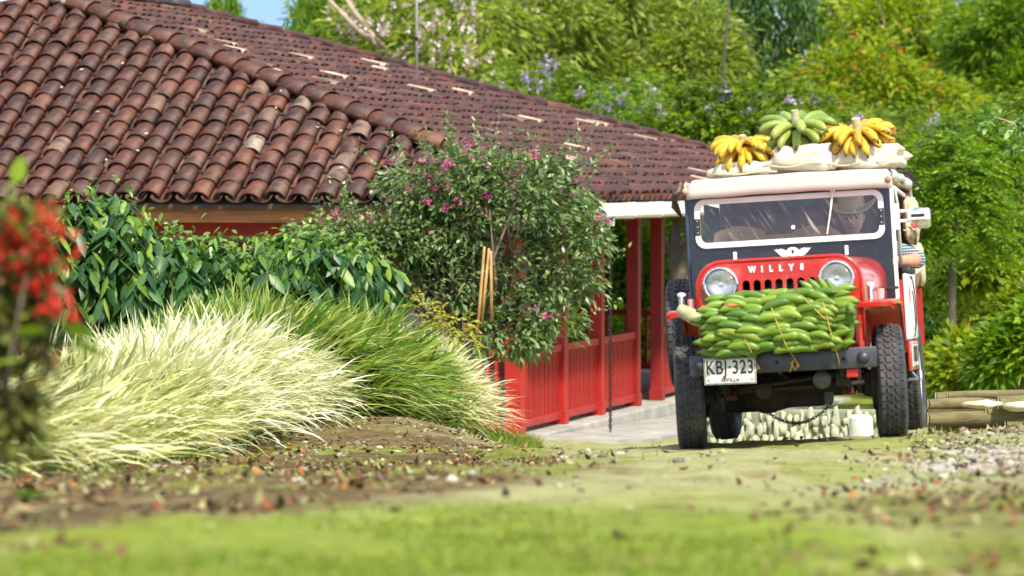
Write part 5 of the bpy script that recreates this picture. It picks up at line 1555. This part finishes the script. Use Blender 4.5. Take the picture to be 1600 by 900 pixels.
# pebbles
def stones(n, size, acc, name, label, mat, seed):
    x, y = scatter(n, -3, 4.8, 14.5, 34, acc); n = len(x)
    bm = bmesh.new(); bmesh.ops.create_icosphere(bm, subdivisions=1, radius=1)
    v0 = np.array([v.co[:] for v in bm.verts]); f0 = np.array([[v.index for v in f.verts] for f in bm.faces]); bm.free()
    s = size[0] * (size[1] / size[0]) ** (rng.random(n) ** 2.2)
    an = rng.random(n) * 6.28
    v = np.tile(v0, (n, 1, 1)) * (1 + .25 * rng.normal(0, 1, (n, len(v0), 1))) * s[:, None, None] * np.stack([rng.uniform(.8, 1.5, n), rng.uniform(.8, 1.3, n), rng.uniform(.45, .8, n)], 1)[:, None, :]
    ca, sa = np.cos(an)[:, None], np.sin(an)[:, None]
    vx = v[:, :, 0] * ca - v[:, :, 1] * sa; vy = v[:, :, 0] * sa + v[:, :, 1] * ca
    V = np.stack([vx + x[:, None], vy + y[:, None], v[:, :, 2] + (ground_z(x, y) + s * .2)[:, None]], 2).reshape(-1, 3)
    Fc = (f0[None] + (np.arange(n) * len(v0))[:, None, None]).reshape(-1, 3)
    o = geo_obj(name, V, Fc, mat); tag(o, label, "stones", kind='stuff')
m, nt, b = nodes_of("pebble_stone"); nt.links.new(ramp(nt, rnd_fac(nt), [(0, (.08, .07, .045)), (.4, (.22, .20, .13)), (.75, (.34, .32, .22)), (.95, (.48, .46, .36)), (1, (.26, .07, .045))]), b.inputs['Base Color']); b.inputs['Roughness'].default_value = .9
stones(6500, (.006, .030), lambda x, y: np.clip(.05 + smooth(-.1, .3, x - line_2(y)) * smooth(15, 18, y) * smooth(32, 27, y) + .10 * smooth(.3, -.3, x - line_1(y)), 0, 1) * (x > edge_x(y)), "loose_gravel", "loose pale gravel and clods along the track", m, 1)
# clods of earth by the jeep's rear wheel and the track's crest
stones(200, (.02, .05), lambda x, y: ((np.abs(y - 25.5) < 1.6) & (x > 2.4)) * 1.0 + ((np.abs(y - 26.5) < 1.2) & (x > -.6) & (x < 1.0)) * .5, "earth_clods", "pale earth clods on the crest beside the jeep", m, 2)
# short grass in the foreground and along the edges
def turf(n, xl, xh, yl, yh, acc, L, W, mat, name, label):
    x, y = scatter(n, xl, xh, yl, yh, acc); n = len(x)
    P = np.stack([x, y, ground_z(x, y) - .004], 1)
    D = np.array([0, 0, 1.0]) + rng.normal(0, .45, (n, 3))
    V, Fq = blade_geo(P, D, rng.uniform(*L, n), W * rng.uniform(.7, 1.3, n), rng.uniform(.4, 1.6, n), 2, rng)
    o = geo_obj(name, V, Fq, mat); tag(o, label, "grass", kind='stuff')
G_TURF = leaf_mat("short_turf", [(0, (.08, .14, .012)), (.4, (.15, .22, .02)), (.8, (.25, .30, .04)), (1, (.36, .38, .08))], trans=.4)
turf(30000, -1.9, 2.6, 7.2, 15.0, lambda x, y: np.clip(smooth(-.1, .3, x - line_1(y)) * smooth(.2, -.2, x - line_2(y)) * smooth(13, 9.5, y) + .3 * smooth(11, 8.5, y), 0, 1) * (.04 + .96 * (vnoise(x * 2.2, y * 1.0, 43) > .5)) * (x > edge_x(y) + .05), (.012, .035), .006, G_TURF, "foreground_turf", "short soft grass and moss covering the foreground track")
turf(9000, -3, 4.8, 14, 34, lambda x, y: (vnoise(x * 2.4, y * 1.0, 51) > .70) * np.clip(smooth(.75, 1.0, np.abs(x - track_x(y))), .03, 1) * (x > edge_x(y)), (.03, .09), .006, G_TURF, "grass_tufts", "scattered green grass tufts along the track edges")
turf(5000, -1.2, .3, 39, 43.2, lambda x, y: np.ones_like(x), (.06, .18), .009, G_TURF, "veranda_grass", "rough green grass at the foot of the red railing")
turf(4000, -2.6, -1.0, 17, 34, lambda x, y: (np.abs(x - edge_x(y) - .12) < .16) * (vnoise(x * 3, y * 1.3, 61) > .5), (.05, .14), .012, leaf_mat("weed_green", [(0, (.06, .16, .015)), (1, (.20, .36, .03))]), "weeds", "bright green weeds along the foot of the grass bank")
# ================================================================== BANANAS, SACKS, DRIVER
def banana_mesh(name, L, r, curve, mat, n=7, m=7):
    """lies along +x, bent upward (+z); stalk end at x=0"""
    b = MB(); pts = []; rs_ = []
    for k in range(m):
        t = k / (m - 1); a = (t - .5) * curve
        R_ = L / curve
        pts.append((R_ * math.sin(a) + L / 2, 0, R_ * (1 - math.cos(a))))
        rs_.append(r * (.26 if k == 0 else .50 if k == 1 else .92 if k == 2 else .16 if k == m - 1 else .66 if k == m - 2 else 1.0))
    b.tube(pts, rs_, n)
    for i in range(len(b.v)):                       # blunt ridges along the finger
        if i % 2 and n >= 10:
            c = Vector(pts[i // n]); b.v[i] = tuple(c + (Vector(b.v[i]) - c) * .90)
    me = b.mesh(name, True); me.materials.append(mat); return me
def fruit_mat(name, stops, spots, tip=(.03, .03, .01), spot_amt=.6):
    m, nt, b = nodes_of(name)
    c = ramp(nt, rnd_fac(nt), stops)
    n = noise_fac(nt, 3.5, 3, .5); c = mixc(nt, ramp(nt, n, [(.4, (0, 0, 0)), (.7, (.35, .35, .35))]), c, stops[-1][1])
    gc = nt.nodes.new("ShaderNodeTexCoord"); sx = nt.nodes.new("ShaderNodeSeparateXYZ"); nt.links.new(gc.outputs['Generated'], sx.inputs[0])
    c = mixc(nt, ramp(nt, sx.outputs[0], [(0, (.8, .8, .8)), (.06, (.45, .45, .45)), (.14, (0, 0, 0)), (.86, (0, 0, 0)), (.93, (.35, .35, .35)), (.975, (.95, .95, .95))]), c, tip)
    s = noise_fac(nt, 38, 5, .7, vscale=(.35, 1, 1)); c = mixc(nt, ramp(nt, s, [(.55, (0, 0, 0)), (.63, (spot_amt,) * 3)]), c, spots)
    nt.links.new(c, b.inputs['Base Color']); b.inputs['Roughness'].default_value = .38; b.inputs['Specular IOR Level'].default_value = .4
    b.inputs['Subsurface Weight'].default_value = .08; b.inputs['Subsurface Radius'].default_value = (.02, .02, .005)
    return m
M_PLG = fruit_mat("green_plantain_skin", [(0, (.058, .135, .012)), (.4, (.10, .195, .018)), (.75, (.155, .26, .025)), (1, (.25, .32, .04))], (.09, .07, .02), spot_amt=.35)
M_BGR = fruit_mat("green_banana_skin", [(0, (.13, .22, .03)), (.5, (.20, .29, .045)), (1, (.32, .38, .08))], (.10, .09, .03), spot_amt=.3)
M_BYE = fruit_mat("ripe_banana_skin", [(0, (.52, .27, .015)), (.4, (.62, .38, .02)), (.75, (.70, .47, .04)), (1, (.66, .36, .02))], (.10, .045, .012), spot_amt=.85)
M_STALK = pmat("banana_stalk", (.42, .40, .22), .7, var=.3, vscale=8, stretch=(1, 6, 6), dirt=(.20, .19, .09), bmp=.4)
PL1 = banana_mesh("banana", .21, .0285, .95, M_PLG, 10, 9); PL2 = banana_mesh("banana", .185, .0265, 1.15, M_PLG, 10, 9)
YB1 = banana_mesh("banana", .215, .0225, 1.7, M_BYE, 10, 9); GB1 = banana_mesh("banana", .235, .027, 1.35, M_BGR, 10, 9)

rc = random.Random(5)
def jeep_thing(name, label, cat, loc, group=None, rot=None):
    """a thing of its own that rests on the jeep: placed through the jeep's pose, not parented to it"""
    e = bpy.data.objects.new(name, None); COL.objects.link(e); e.empty_display_size = .1
    e.rotation_mode = 'QUATERNION'
    M = JM @ T(*loc)
    if rot is not None: M = M @ rot
    e.location = M.translation; e.rotation_quaternion = M.to_quaternion()
    tag(e, label, cat, group); return e

# ---- plantain load tied to the front bumper
pl = jeep_thing("plantain_load", "big stack of green plantains tied across the jeep's front bumper", "plantains", (.0, -.52, .583))
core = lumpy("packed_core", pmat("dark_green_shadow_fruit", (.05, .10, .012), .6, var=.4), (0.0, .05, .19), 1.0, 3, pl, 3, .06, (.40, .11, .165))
def bundle_y(x, z):
    u = max(0, 1 - (abs(x) / .46) ** 3); v = max(0, 1 - (abs(z - .15) / .22) ** 2.4)
    return -.03 - .13 * (u ** .5) * (v ** .6)
rows = 11
for j in range(rows):
    z = .016 + j * .0325
    lo = -.42 + .025 * math.sin(j * 1.9) + max(0, j - 7) * .022
    hi = .43 - (.03 if j < 2 else 0)
    x = lo + (j % 2) * .045
    while x < hi:
        L = rc.choice((0, 1))
        xx = x + rc.uniform(-.012, .012)
        flipx = xx > .05
        tilt = rc.uniform(-.20, .20) + (.14 if xx < -.1 else -.10) + (.3 if xx > .34 else 0)
        zz = z + rc.uniform(-.006, .006) + (xx * .02)
        yy = bundle_y(xx, zz) + rc.uniform(-.022, .020)
        out = rc.uniform(-.25, .25)
        o = link("banana", PL1 if L else PL2, None, pl)
        M = T(xx, yy, zz) @ RZ((math.pi if flipx else 0) + (-.25 if xx > .25 else .25 if xx < -.25 else 0) + rc.uniform(-.18, .18)) @ RY(tilt) @ RX(math.pi + rc.choice((-.5, -.2, .2, .6)) + out) @ T(-.085, 0, 0)
        sc = rc.uniform(.88, 1.12)
        o.matrix_local = M @ Matrix.Diagonal((sc, sc * 1.02, sc * 1.02, 1))
        x += rc.uniform(.096, .125)
# fan of fingers along the right end and a few standing on top
for k in range(8):
    z = .05 + k * .032
    o = link("banana", PL1, None, pl); o.matrix_local = T(.42, -.06 + rc.uniform(-.02, .02), z) @ RZ(R(-62)) @ RY(R(-60 + k * 13)) @ RX(1.4) @ T(-.08, 0, 0)
for (x, a, dz_) in ((.25, 48, 0), (.30, 55, 0), (.21, 35, .0), (.345, 60, -.02), (-.02, 12, -.02), (-.26, -10, -.03)):
    o = link("banana", PL1, None, pl); o.matrix_local = T(x, -.06, .365 + dz_) @ RY(R(a)) @ RX(1.5) @ T(-.08, 0, 0)
# thick cut stalk at the left
stp = []
for k in range(7):
    t = k / 6; stp.append((-.60 + .24 * t, .03 - .05 * t, .285 - .085 * math.sin(t * 1.55) - .02 * t))
MB().tube(stp, [.036, .043, .046, .045, .042, .036, .03], 10).build("stalk", M_STALK, pl, smooth=True)
lumpy("dry_flower_end", pmat("orange_dry_tip", (.36, .13, .03), .8, var=.5, vscale=20), (-.27, -.155, .285), .024, 4, pl, 2, .6, (1.8, .6, .7))
def string(pts, name="string"):
    return MB().tube(pts, .0032, 5).build(name, M_GOLD, pl, smooth=True)
def over(x0, x1, z0, z1, n=9):
    out = []
    for k in range(n):
        t = k / (n - 1); x = x0 + (x1 - x0) * t; z = z0 + (z1 - z0) * t
        out.append((x, bundle_y(x, z) - .034, z))
    return out
string(over(-.02, .06, .26, .01) + [(.085, -.045, -.04), (.088, -.047, -.06)])
string(over(.28, .34, .32, .01) + [(.35, -.045, -.06), (.355, -.047, -.10)])
string(over(.17, .30, .31, .17)); string(over(-.19, -.155, .08, .0) + [(-.15, -.045, -.06)])
for (x, z) in ((.088, -.075), (-.15, -.075)):
    MB().tube([(x, -.05, z + .02), (x + .022, -.055, z - .01), (x + .002, -.055, z - .045), (x - .02, -.055, z - .005), (x, -.05, z + .02)], .005, 5).build("string_knot", M_GOLD, pl, smooth=True)
    MB().tube([(x, -.05, z + .03), (x - .03, -.055, z - .055)], .004, 5).build("string_end", M_GOLD, pl, smooth=True)
    MB().tube([(x, -.05, z + .03), (x + .028, -.055, z - .03)], .004, 5).build("string_end", M_GOLD, pl, smooth=True)

# ---- sacks on the roof and at the side
def sack_mat(name, col, dirt):
    m, nt, b = nodes_of(name)
    n = noise_fac(nt, 5, 6, .6)
    c = ramp(nt, n, [(.3, [x * .82 for x in col]), (.65, col)])
    d = noise_fac(nt, 11, 6, .7); c = mixc(nt, ramp(nt, d, [(.58, (0, 0, 0)), (.74, (.55, .55, .55))]), c, dirt)
    nt.links.new(c, b.inputs['Base Color']); b.inputs['Roughness'].default_value = .9; b.inputs['Specular IOR Level'].default_value = .15
    w = noise_fac(nt, 120, 3, .6); bump(nt, b, w, .35, .004); return m
M_SACKW = sack_mat("white_woven_sack", (.66, .59, .46), (.38, .28, .15))
M_SACKC = sack_mat("cream_burlap_sack", (.60, .50, .34), (.28, .20, .10))
M_SACKB = sack_mat("brown_burlap_sack", (.55, .33, .18), (.28, .16, .08))
def sack(name, label, loc, size, mat, seed, group=None, rot=None, ear=True):
    e = jeep_thing(name, label, "sack", loc, group, rot)
    b = MB(); rr = random.Random(seed)
    def fn(a, bb):
        th = 2 * math.pi * a; ph = math.pi * (bb - .5)
        cx, sx = math.cos(th), math.sin(th)
        p = .55
        x = math.copysign(abs(cx) ** p, cx) * math.cos(ph) ** .6; y = math.copysign(abs(sx) ** p, sx) * math.cos(ph) ** .6; z = math.copysign(abs(math.sin(ph)) ** .7, ph)
        q = Vector((x, y, z))
        n = mnoise.noise(q * 1.7 + Vector((seed, 0, 0))) * .17 + mnoise.noise(q * 3.2 + Vector((0, seed, 0))) * .07 + .03 * math.sin(q.x * 14 + q.y * 9 + seed) * abs(z)
        q = q * (1 + n)
        return (q.x * size[0], q.y * size[1], (q.z + .9) * size[2])
    b.grid(fn, 44, 24, closed_u=True)
    o = b.build("sack_body", mat, e, smooth=True)
    if ear:
        for s in (-1, 1):
            lumpy("sack_corner", mat, (s * size[0] * .98, -size[1] * .3, size[2] * .9), .035, seed + s, e, 2, .4, (1.4, .8, .9))
    # stitched mouth seam
    MB().tube([(-size[0] * .95 + k * size[0] * .19, -size[1] * (1.02 + .03 * math.sin(k * 2)), size[2] * (.55 + .10 * math.sin(k * .9 + seed))) for k in range(11)], .006, 5).build("seam", M_SACKC, e, smooth=True)
    return e
GS = "sacks on the jeep's roof"
RZ0 = 1.675
sack("sack", "white sack at the left of the roof under the ripe bananas", (-.27, 1.0, RZ0), (.215, .26, .062), M_SACKW, 1, GS)
sack("sack", "plump stained sack in the middle of the roof below the green bananas", (.095, 1.0, RZ0 + .01), (.235, .26, .10), M_SACKW, 2, GS)
sack("sack", "white sack at the right of the roof, largest of the three", (.50, 1.05, RZ0 + .0), (.235, .28, .098), M_SACKW, 3, GS)
GSS = "sacks hung on the jeep's right side"
sack("sack", "straw coloured sack hanging beside the mirror", (.70, 1.95, 1.24), (.05, .20, .15), M_SACKC, 4, GSS, ear=False)
sack("sack", "yellowish sack hanging behind the driver's elbow", (.70, 2.30, .96), (.05, .20, .14), M_SACKC, 6, GSS, ear=False)
GSI = "brown sacks inside the cab"
for k, (x, z, lab) in enumerate(((-.40, 1.12, "left"), (-.14, 1.06, "middle"), (.08, 1.10, "right"))):
    sack("sack", "brown sack seen through the windscreen, %s one" % lab, (x, 1.55 + .1 * k, z), (.17, .16, .14), M_SACKB, 7 + k, GSI, ear=False)

# ---- banana hands on the roof
def bunch(label, loc, me, fingers, stalk_len, group, rot=None, sc=1.0):
    e = jeep_thing("banana_bunch", label, "bananas", loc, group, rot)
    for (az, el, roll, s, off) in fingers:
        o = link("banana", me, None, e)
        M = T(off[0], off[1], off[2]) @ RZ(R(az)) @ RY(R(-el)) @ RX(R(180 + roll)) @ T(.015, 0, 0)
        o.matrix_local = M @ Matrix.Diagonal((s * sc, s * sc, s * sc, 1))
    b = MB(); b.tube([(0, 0, -.03), (0, 0, .03), (0, -.005, .03 + stalk_len)], [.026 * sc, .024 * sc, .022 * sc], 9); b.build("stalk", M_STALK, e, smooth=40)
    return e
def ring_of(n, el, s, rnd, off=(0, 0, 0), a0=0, span=360):
    return [(a0 + span * k / n + rnd.uniform(-8, 8), el + rnd.uniform(-8, 8), rnd.uniform(-15, 15), s * rnd.uniform(.9, 1.08), off) for k in range(n)]
rb_ = random.Random(21)
GB = "banana bunches on the jeep's roof"
# fingers start upward from the crown and bend over and down, ring below ring
yl = ring_of(16, -8, .95, rb_, (0, 0, .05)) + ring_of(17, -28, .98, rb_, (0, -.0, .03), 12) + ring_of(14, -48, .92, rb_, (0, -.0, .01), 5) + ring_of(9, -70, .85, rb_, (0, 0, 0), 17)
bunch("spotted ripe banana bunch at the left of the roof", (-.285, .90, 1.89), YB1, yl, .04, GB, RX(R(12)), 1.12)
gn = ring_of(9, 0, 1.0, rb_, (0, 0, .05)) + ring_of(11, -22, 1.0, rb_, (0, -.0, .02), 20) + ring_of(7, -50, .9, rb_, (0, 0, 0), 8)
bunch("green banana bunch standing highest in the middle of the roof", (.055, .94, 1.98), GB1, gn, .09, GB, RX(R(10)), 1.14)
yl2 = ring_of(16, -6, 1.0, rb_, (0, 0, .05)) + ring_of(17, -26, 1.0, rb_, (0, 0, .03), 9) + ring_of(14, -46, .95, rb_, (0, 0, .01), 3) + ring_of(9, -70, .85, rb_, (0, 0, 0), 17)
bunch("spotted ripe banana bunch at the right of the roof", (.45, .93, 1.925), YB1, yl2, .07, GB, RX(R(12)) @ RY(R(-6)), 1.27)

# ---- the driver
def skin_mesh(name, verts, edges, radii, sub=2, root=0):
    me = bpy.data.meshes.new(name); me.from_pydata([tuple(v) for v in verts], edges, []); me.update()
    o = bpy.data.objects.new(name, me); COL.objects.link(o)
    md = o.modifiers.new("skin", 'SKIN'); md.use_smooth_shade = True
    for i, r in enumerate(radii):
        sv = me.skin_vertices[0].data[i]; sv.radius = (r, r) if not isinstance(r, tuple) else r; sv.use_root = (i == root)
    s = o.modifiers.new("sub", 'SUBSURF'); s.levels = sub; s.render_levels = sub
    dg = bpy.context.evaluated_depsgraph_get()
    out = bpy.data.meshes.new_from_object(o.evaluated_get(dg)); bpy.data.objects.remove(o); return out
def append_mesh(mb, me, M=None):
    mb.add([v.co[:] for v in me.vertices], [tuple(p.vertices) for p in me.polygons], M)

DX, DY = .335, 1.50                # seat position
HEAD = Vector((DX + .015, DY - .16, 1.398))
per = jeep_thing("person", "driver in a straw cowboy hat and blue checked shirt leaning an elbow out", "person", (0, 0, 0))
SH_R, SH_L = Vector((DX - .19, DY, 1.20)), Vector((DX + .19, DY, 1.20))
EL_L, WR_L = Vector((.765, DY - .18, 1.105)), Vector((.60, DY - .42, 1.10))
EL_R, WR_R = Vector((DX - .27, DY - .22, 1.02)), Vector((DX - .13, DY - .36, 1.16))
body_v = [Vector((DX, DY + .02, .80)), Vector((DX, DY + .03, .98)), Vector((DX, DY + .01, 1.14)), Vector((DX, DY - .05, 1.235)), Vector((DX + .01, DY - .13, 1.32)),
          SH_L, EL_L, WR_L, SH_R, EL_R, WR_R,
          Vector((DX - .10, DY, .79)), Vector((DX - .13, DY - .42, .80)), Vector((DX - .13, DY - .52, .60)),
          Vector((DX + .10, DY, .79)), Vector((DX + .13, DY - .42, .80)), Vector((DX + .13, DY - .52, .60))]
body_e = [(0, 1), (1, 2), (2, 3), (3, 4), (2, 5), (5, 6), (6, 7), (2, 8), (8, 9), (9, 10), (0, 11), (11, 12), (12, 13), (0, 14), (14, 15), (15, 16)]
body_r = [(.15, .12), (.155, .115), (.17, .11), (.065, .06), (.055, .055), .068, .050, .032, .068, .048, .032, .085, .07, .05, .085, .07, .05]
bodym = skin_mesh("driver_body", body_v, body_e, body_r)
pb = MB(); append_mesh(pb, bodym)
def head_fn(a, b_):
    th = 2 * math.pi * a; ph = math.pi * (b_ - .5)
    x = math.cos(ph) * math.sin(th); y = -math.cos(ph) * math.cos(th); z = math.sin(ph)
    w = .076 * (1 - .22 * max(0, -z) ** 1.3); dd = .095 * (1 - .12 * max(0, -z)); h = .118
    front = max(0, -y)
    px, py, pz = x * w, y * dd, z * h
    fx = x
    def g(cx, cz, sx, sz): return math.exp(-((fx - cx) / sx) ** 2 - ((z - cz) / sz) ** 2) * front
    py -= .030 * g(0, -.16, .14, .20) + .010 * g(0, .12, .12, .2)          # nose and bridge
    py += .011 * (g(.40, .06, .18, .10) + g(-.40, .06, .18, .10))            # eye sockets
    py -= .008 * g(0, .20, .5, .08)                                          # brow
    py -= .009 * g(0, -.50, .32, .10) + .004 * g(0, -.62, .25, .06)          # lips
    py -= .010 * g(0, -.84, .35, .14)                                        # chin
    py -= .006 * (g(.55, -.2, .2, .2) + g(-.55, -.2, .2, .2))                # cheeks
    return (px, py, pz)
hb = MB(); hb.grid(head_fn, 36, 26, closed_u=True)
HMt = T(*HEAD) @ RZ(R(4)) @ RX(R(4))
pb.add(hb.v, hb.f, HMt)
for s in (-1, 1):
    ear = MB(); ear.grid(lambda a, b_: (s * (.074 + .010 * math.sin(math.pi * b_)), .012 + .018 * math.cos(2 * math.pi * a) * math.sin(math.pi * b_), .0 - .032 * math.cos(math.pi * b_)), 10, 8, closed_u=True)
    pb.add(ear.v, ear.f, HMt)
def hand(wrist, fdir, palm_n, curl, side):
    """palm plus five jointed fingers"""
    f = Vector(fdir).normalized(); n = Vector(palm_n); n = (n - f * n.dot(f)).normalized(); a = f.cross(n) * side
    vs_, es_, rd_ = [Vector(wrist), Vector(wrist) + f * .05, Vector(wrist) + f * .085], [(0, 1), (1, 2)], [(.026, .02), (.036, .016), (.036, .014)]
    for k, (o_, ln) in enumerate(((-.030, .066), (-.010, .078), (.011, .074), (.030, .058))):
        b0 = Vector(wrist) + f * .082 + a * o_; i0 = len(vs_)
        p1 = b0 + (f * math.cos(curl * .5) - n * math.sin(curl * .5)) * ln * .45
        p2 = p1 + (f * math.cos(curl * 1.3) - n * math.sin(curl * 1.3)) * ln * .32
        p3 = p2 + (f * math.cos(curl * 2.0) - n * math.sin(curl * 2.0)) * ln * .25
        vs_ += [b0, p1, p2, p3]; es_ += [(2, i0), (i0, i0 + 1), (i0 + 1, i0 + 2), (i0 + 2, i0 + 3)]; rd_ += [.010, .0095, .0088, .0075]
    i0 = len(vs_); t0 = Vector(wrist) + f * .03 - a * .030
    vs_ += [t0, t0 + f * .03 - a * .022 - n * .01, t0 + f * .055 - a * .022 - n * .028]; es_ += [(1, i0), (i0, i0 + 1), (i0 + 1, i0 + 2)]; rd_ += [.014, .0105, .009]
    return skin_mesh("hand", vs_, es_, rd_, 1)
append_mesh(pb, hand(WR_L, (-.8, -.4, -.15), (0, -.2, 1), .45, 1))
append_mesh(pb, hand(WR_R, (.7, -.55, .1), (0, -.6, .8), .6, -1))
me_body = pb.mesh("body", True)
M_SKIN = pmat("weathered_skin", (.56, .26, .16), .55, var=.12, vscale=20)
b_o = link("body", me_body, M_SKIN, per)
rm = b_o.modifiers.new("weld", 'REMESH'); rm.mode = 'VOXEL'; rm.voxel_size = .006; rm.use_smooth_shade = True
def shirt_mat():
    m, nt, b = nodes_of("blue_checked_cloth")
    tc = nt.nodes.new("ShaderNodeTexCoord"); mp = nt.nodes.new("ShaderNodeMapping"); mp.inputs['Scale'].default_value = (1, 1, 1); nt.links.new(tc.outputs['Object'], mp.inputs[0])
    def wave(dirn, sc):
        w = nt.nodes.new("ShaderNodeTexWave"); w.bands_direction = dirn; w.inputs['Scale'].default_value = sc; w.inputs['Distortion'].default_value = .6; nt.links.new(mp.outputs[0], w.inputs['Vector']); return w.outputs['Fac']
    c = mixc(nt, ramp(nt, wave('X', 17), [(.4, (0, 0, 0)), (.6, (1, 1, 1))]), (.035, .075, .12), (.10, .18, .24))
    c = mixc(nt, ramp(nt, wave('Z', 17), [(.72, (0, 0, 0)), (.84, (1, 1, 1))]), c, (.42, .50, .52))
    nt.links.new(c, b.inputs['Base Color']); b.inputs['Roughness'].default_value = .9; return m
sh_v = body_v[:4] + [SH_L, EL_L, EL_L.lerp(WR_L, .10), SH_R, EL_R, EL_R.lerp(WR_R, .6)]
sh_v[3] = Vector((DX, DY - .005, 1.235))
sh_e = [(0, 1), (1, 2), (2, 3), (2, 4), (4, 5), (5, 6), (2, 7), (7, 8), (8, 9)]
sh_r = [(.172, .142), (.178, .137), (.185, .128), (.078, .072), .085, .066, .060, .085, .062, .048]
link("shirt", skin_mesh("shirt", sh_v, sh_e, sh_r), shirt_mat(), per)
M_COLLAR = pmat("pale_collar_cloth", (.50, .52, .46), .9, var=.2)
co = MB()
for s in (-1, 1):
    co.prism([(s * .012, 1.215), (s * .07, 1.285), (s * .105, 1.25), (s * .05, 1.17)], -.005, .005, M=T(DX + .01, DY - .165, -.02) @ RX(R(90)) @ T(0, 0, 0))
co.lathe([(.068, 0), (.075, .03), (.072, .062), (.066, .06), (.064, .0)], 20, M=T(DX + .01, DY - .09, 1.225) @ RX(R(22)))
co.build("collar", M_COLLAR, per, smooth=35)
M_HAIR = pmat("dark_hair", (.018, .013, .011), .6, var=.5, vscale=40)
ha = MB(); ha.grid(lambda a, b_: (.082 * math.sin(2 * math.pi * a) * math.cos(math.pi / 2 * b_ * .9), -.100 * math.cos(2 * math.pi * a) * math.cos(math.pi / 2 * b_ * .9) + .012, .02 + .10 * math.sin(math.pi / 2 * b_) - (.055 if math.cos(2 * math.pi * a) < .35 else -.022) * (1 - b_)), 28, 8, closed_u=True, M=HMt)
ha.build("hair", M_HAIR, per, smooth=True)
fc = MB()
for s in (-1, 1):
    fc.tube([(s * .014, -.101, .024), (s * .032, -.102, .031), (s * .053, -.088, .024)], [.004, .0055, .003], 5, M=HMt)
fc.build("eyebrows", M_HAIR, per, smooth=True)
for s in (-1, 1):
    ey = MB(); ey.lathe([(0, -.011), (.009, -.007), (.0115, 0), (.009, .007), (0, .011)], 12, M=HMt @ T(s * .031, -.081, .008) @ RX(R(90)))
    eo = ey.build("eye", pmat("eye_white", (.22, .17, .14), .3), per, smooth=True)
    MB().lathe([(.0055, .0105), (.003, .012), (0, .0123)], 10, M=HMt @ T(s * .031, -.081, .008) @ RX(R(90))).build("iris", M_HAIR, eo, smooth=True)
MB().tube([(-.024, -.103, -.060), (0, -.107, -.058), (.024, -.103, -.060)], [.0035, .005, .0035], 6, M=HMt).build("mouth", pmat("lips", (.25, .07, .05), .5), per, smooth=True)
# straw hat
hat = MB()
def hat_fn(a, b_):
    th = 2 * math.pi * a
    cx, sy = math.sin(th), -math.cos(th)
    if b_ < .5:
        t = b_ / .5; r = 1 - t * .50                    # brim, sides rolled up
        x, y = cx * .172 * r, sy * .185 * r
        z = .075 * (abs(cx) ** 3) * (r - .5) * 2 - .018 * max(0, -sy) * (r - .5) * 2
    else:
        t = (b_ - .5) / .5
        r = .5 * (1 - .18 * t) if t < .8 else .5 * (1 - .18 * .8) * max(0, (1 - (t - .8) / .2))
        x, y = cx * .176 * r, sy * .198 * r
        z = .118 * min(1, t / .8) - (.022 * math.exp(-(x / .025) ** 2) * max(0, (t - .5) * 2))
        if t < .8 and sy < 0: x *= 1 - .10 * t
    return (x, y, z)
hat.grid(hat_fn, 48, 26, closed_u=True)
ho = hat.build("hat", pmat("straw_hat_weave", (.85, .68, .44), .8, var=.18, vscale=60, bmp=.3, bscale=200), per, smooth=40)
ho.matrix_local = HMt @ T(0, .012, .062) @ RX(R(2))
sm = ho.modifiers.new("thick", 'SOLIDIFY'); sm.thickness = .004
hbnd = MB(); hbnd.lathe([(.0885, .002), (.090, .004), (.087, .026), (.0855, .026)], 40, M=Matrix.Diagonal((1.0, 1.125, 1, 1))); hbnd.build("hat_band", pmat("brown_hat_band", (.16, .07, .035), .7), ho, smooth=40)
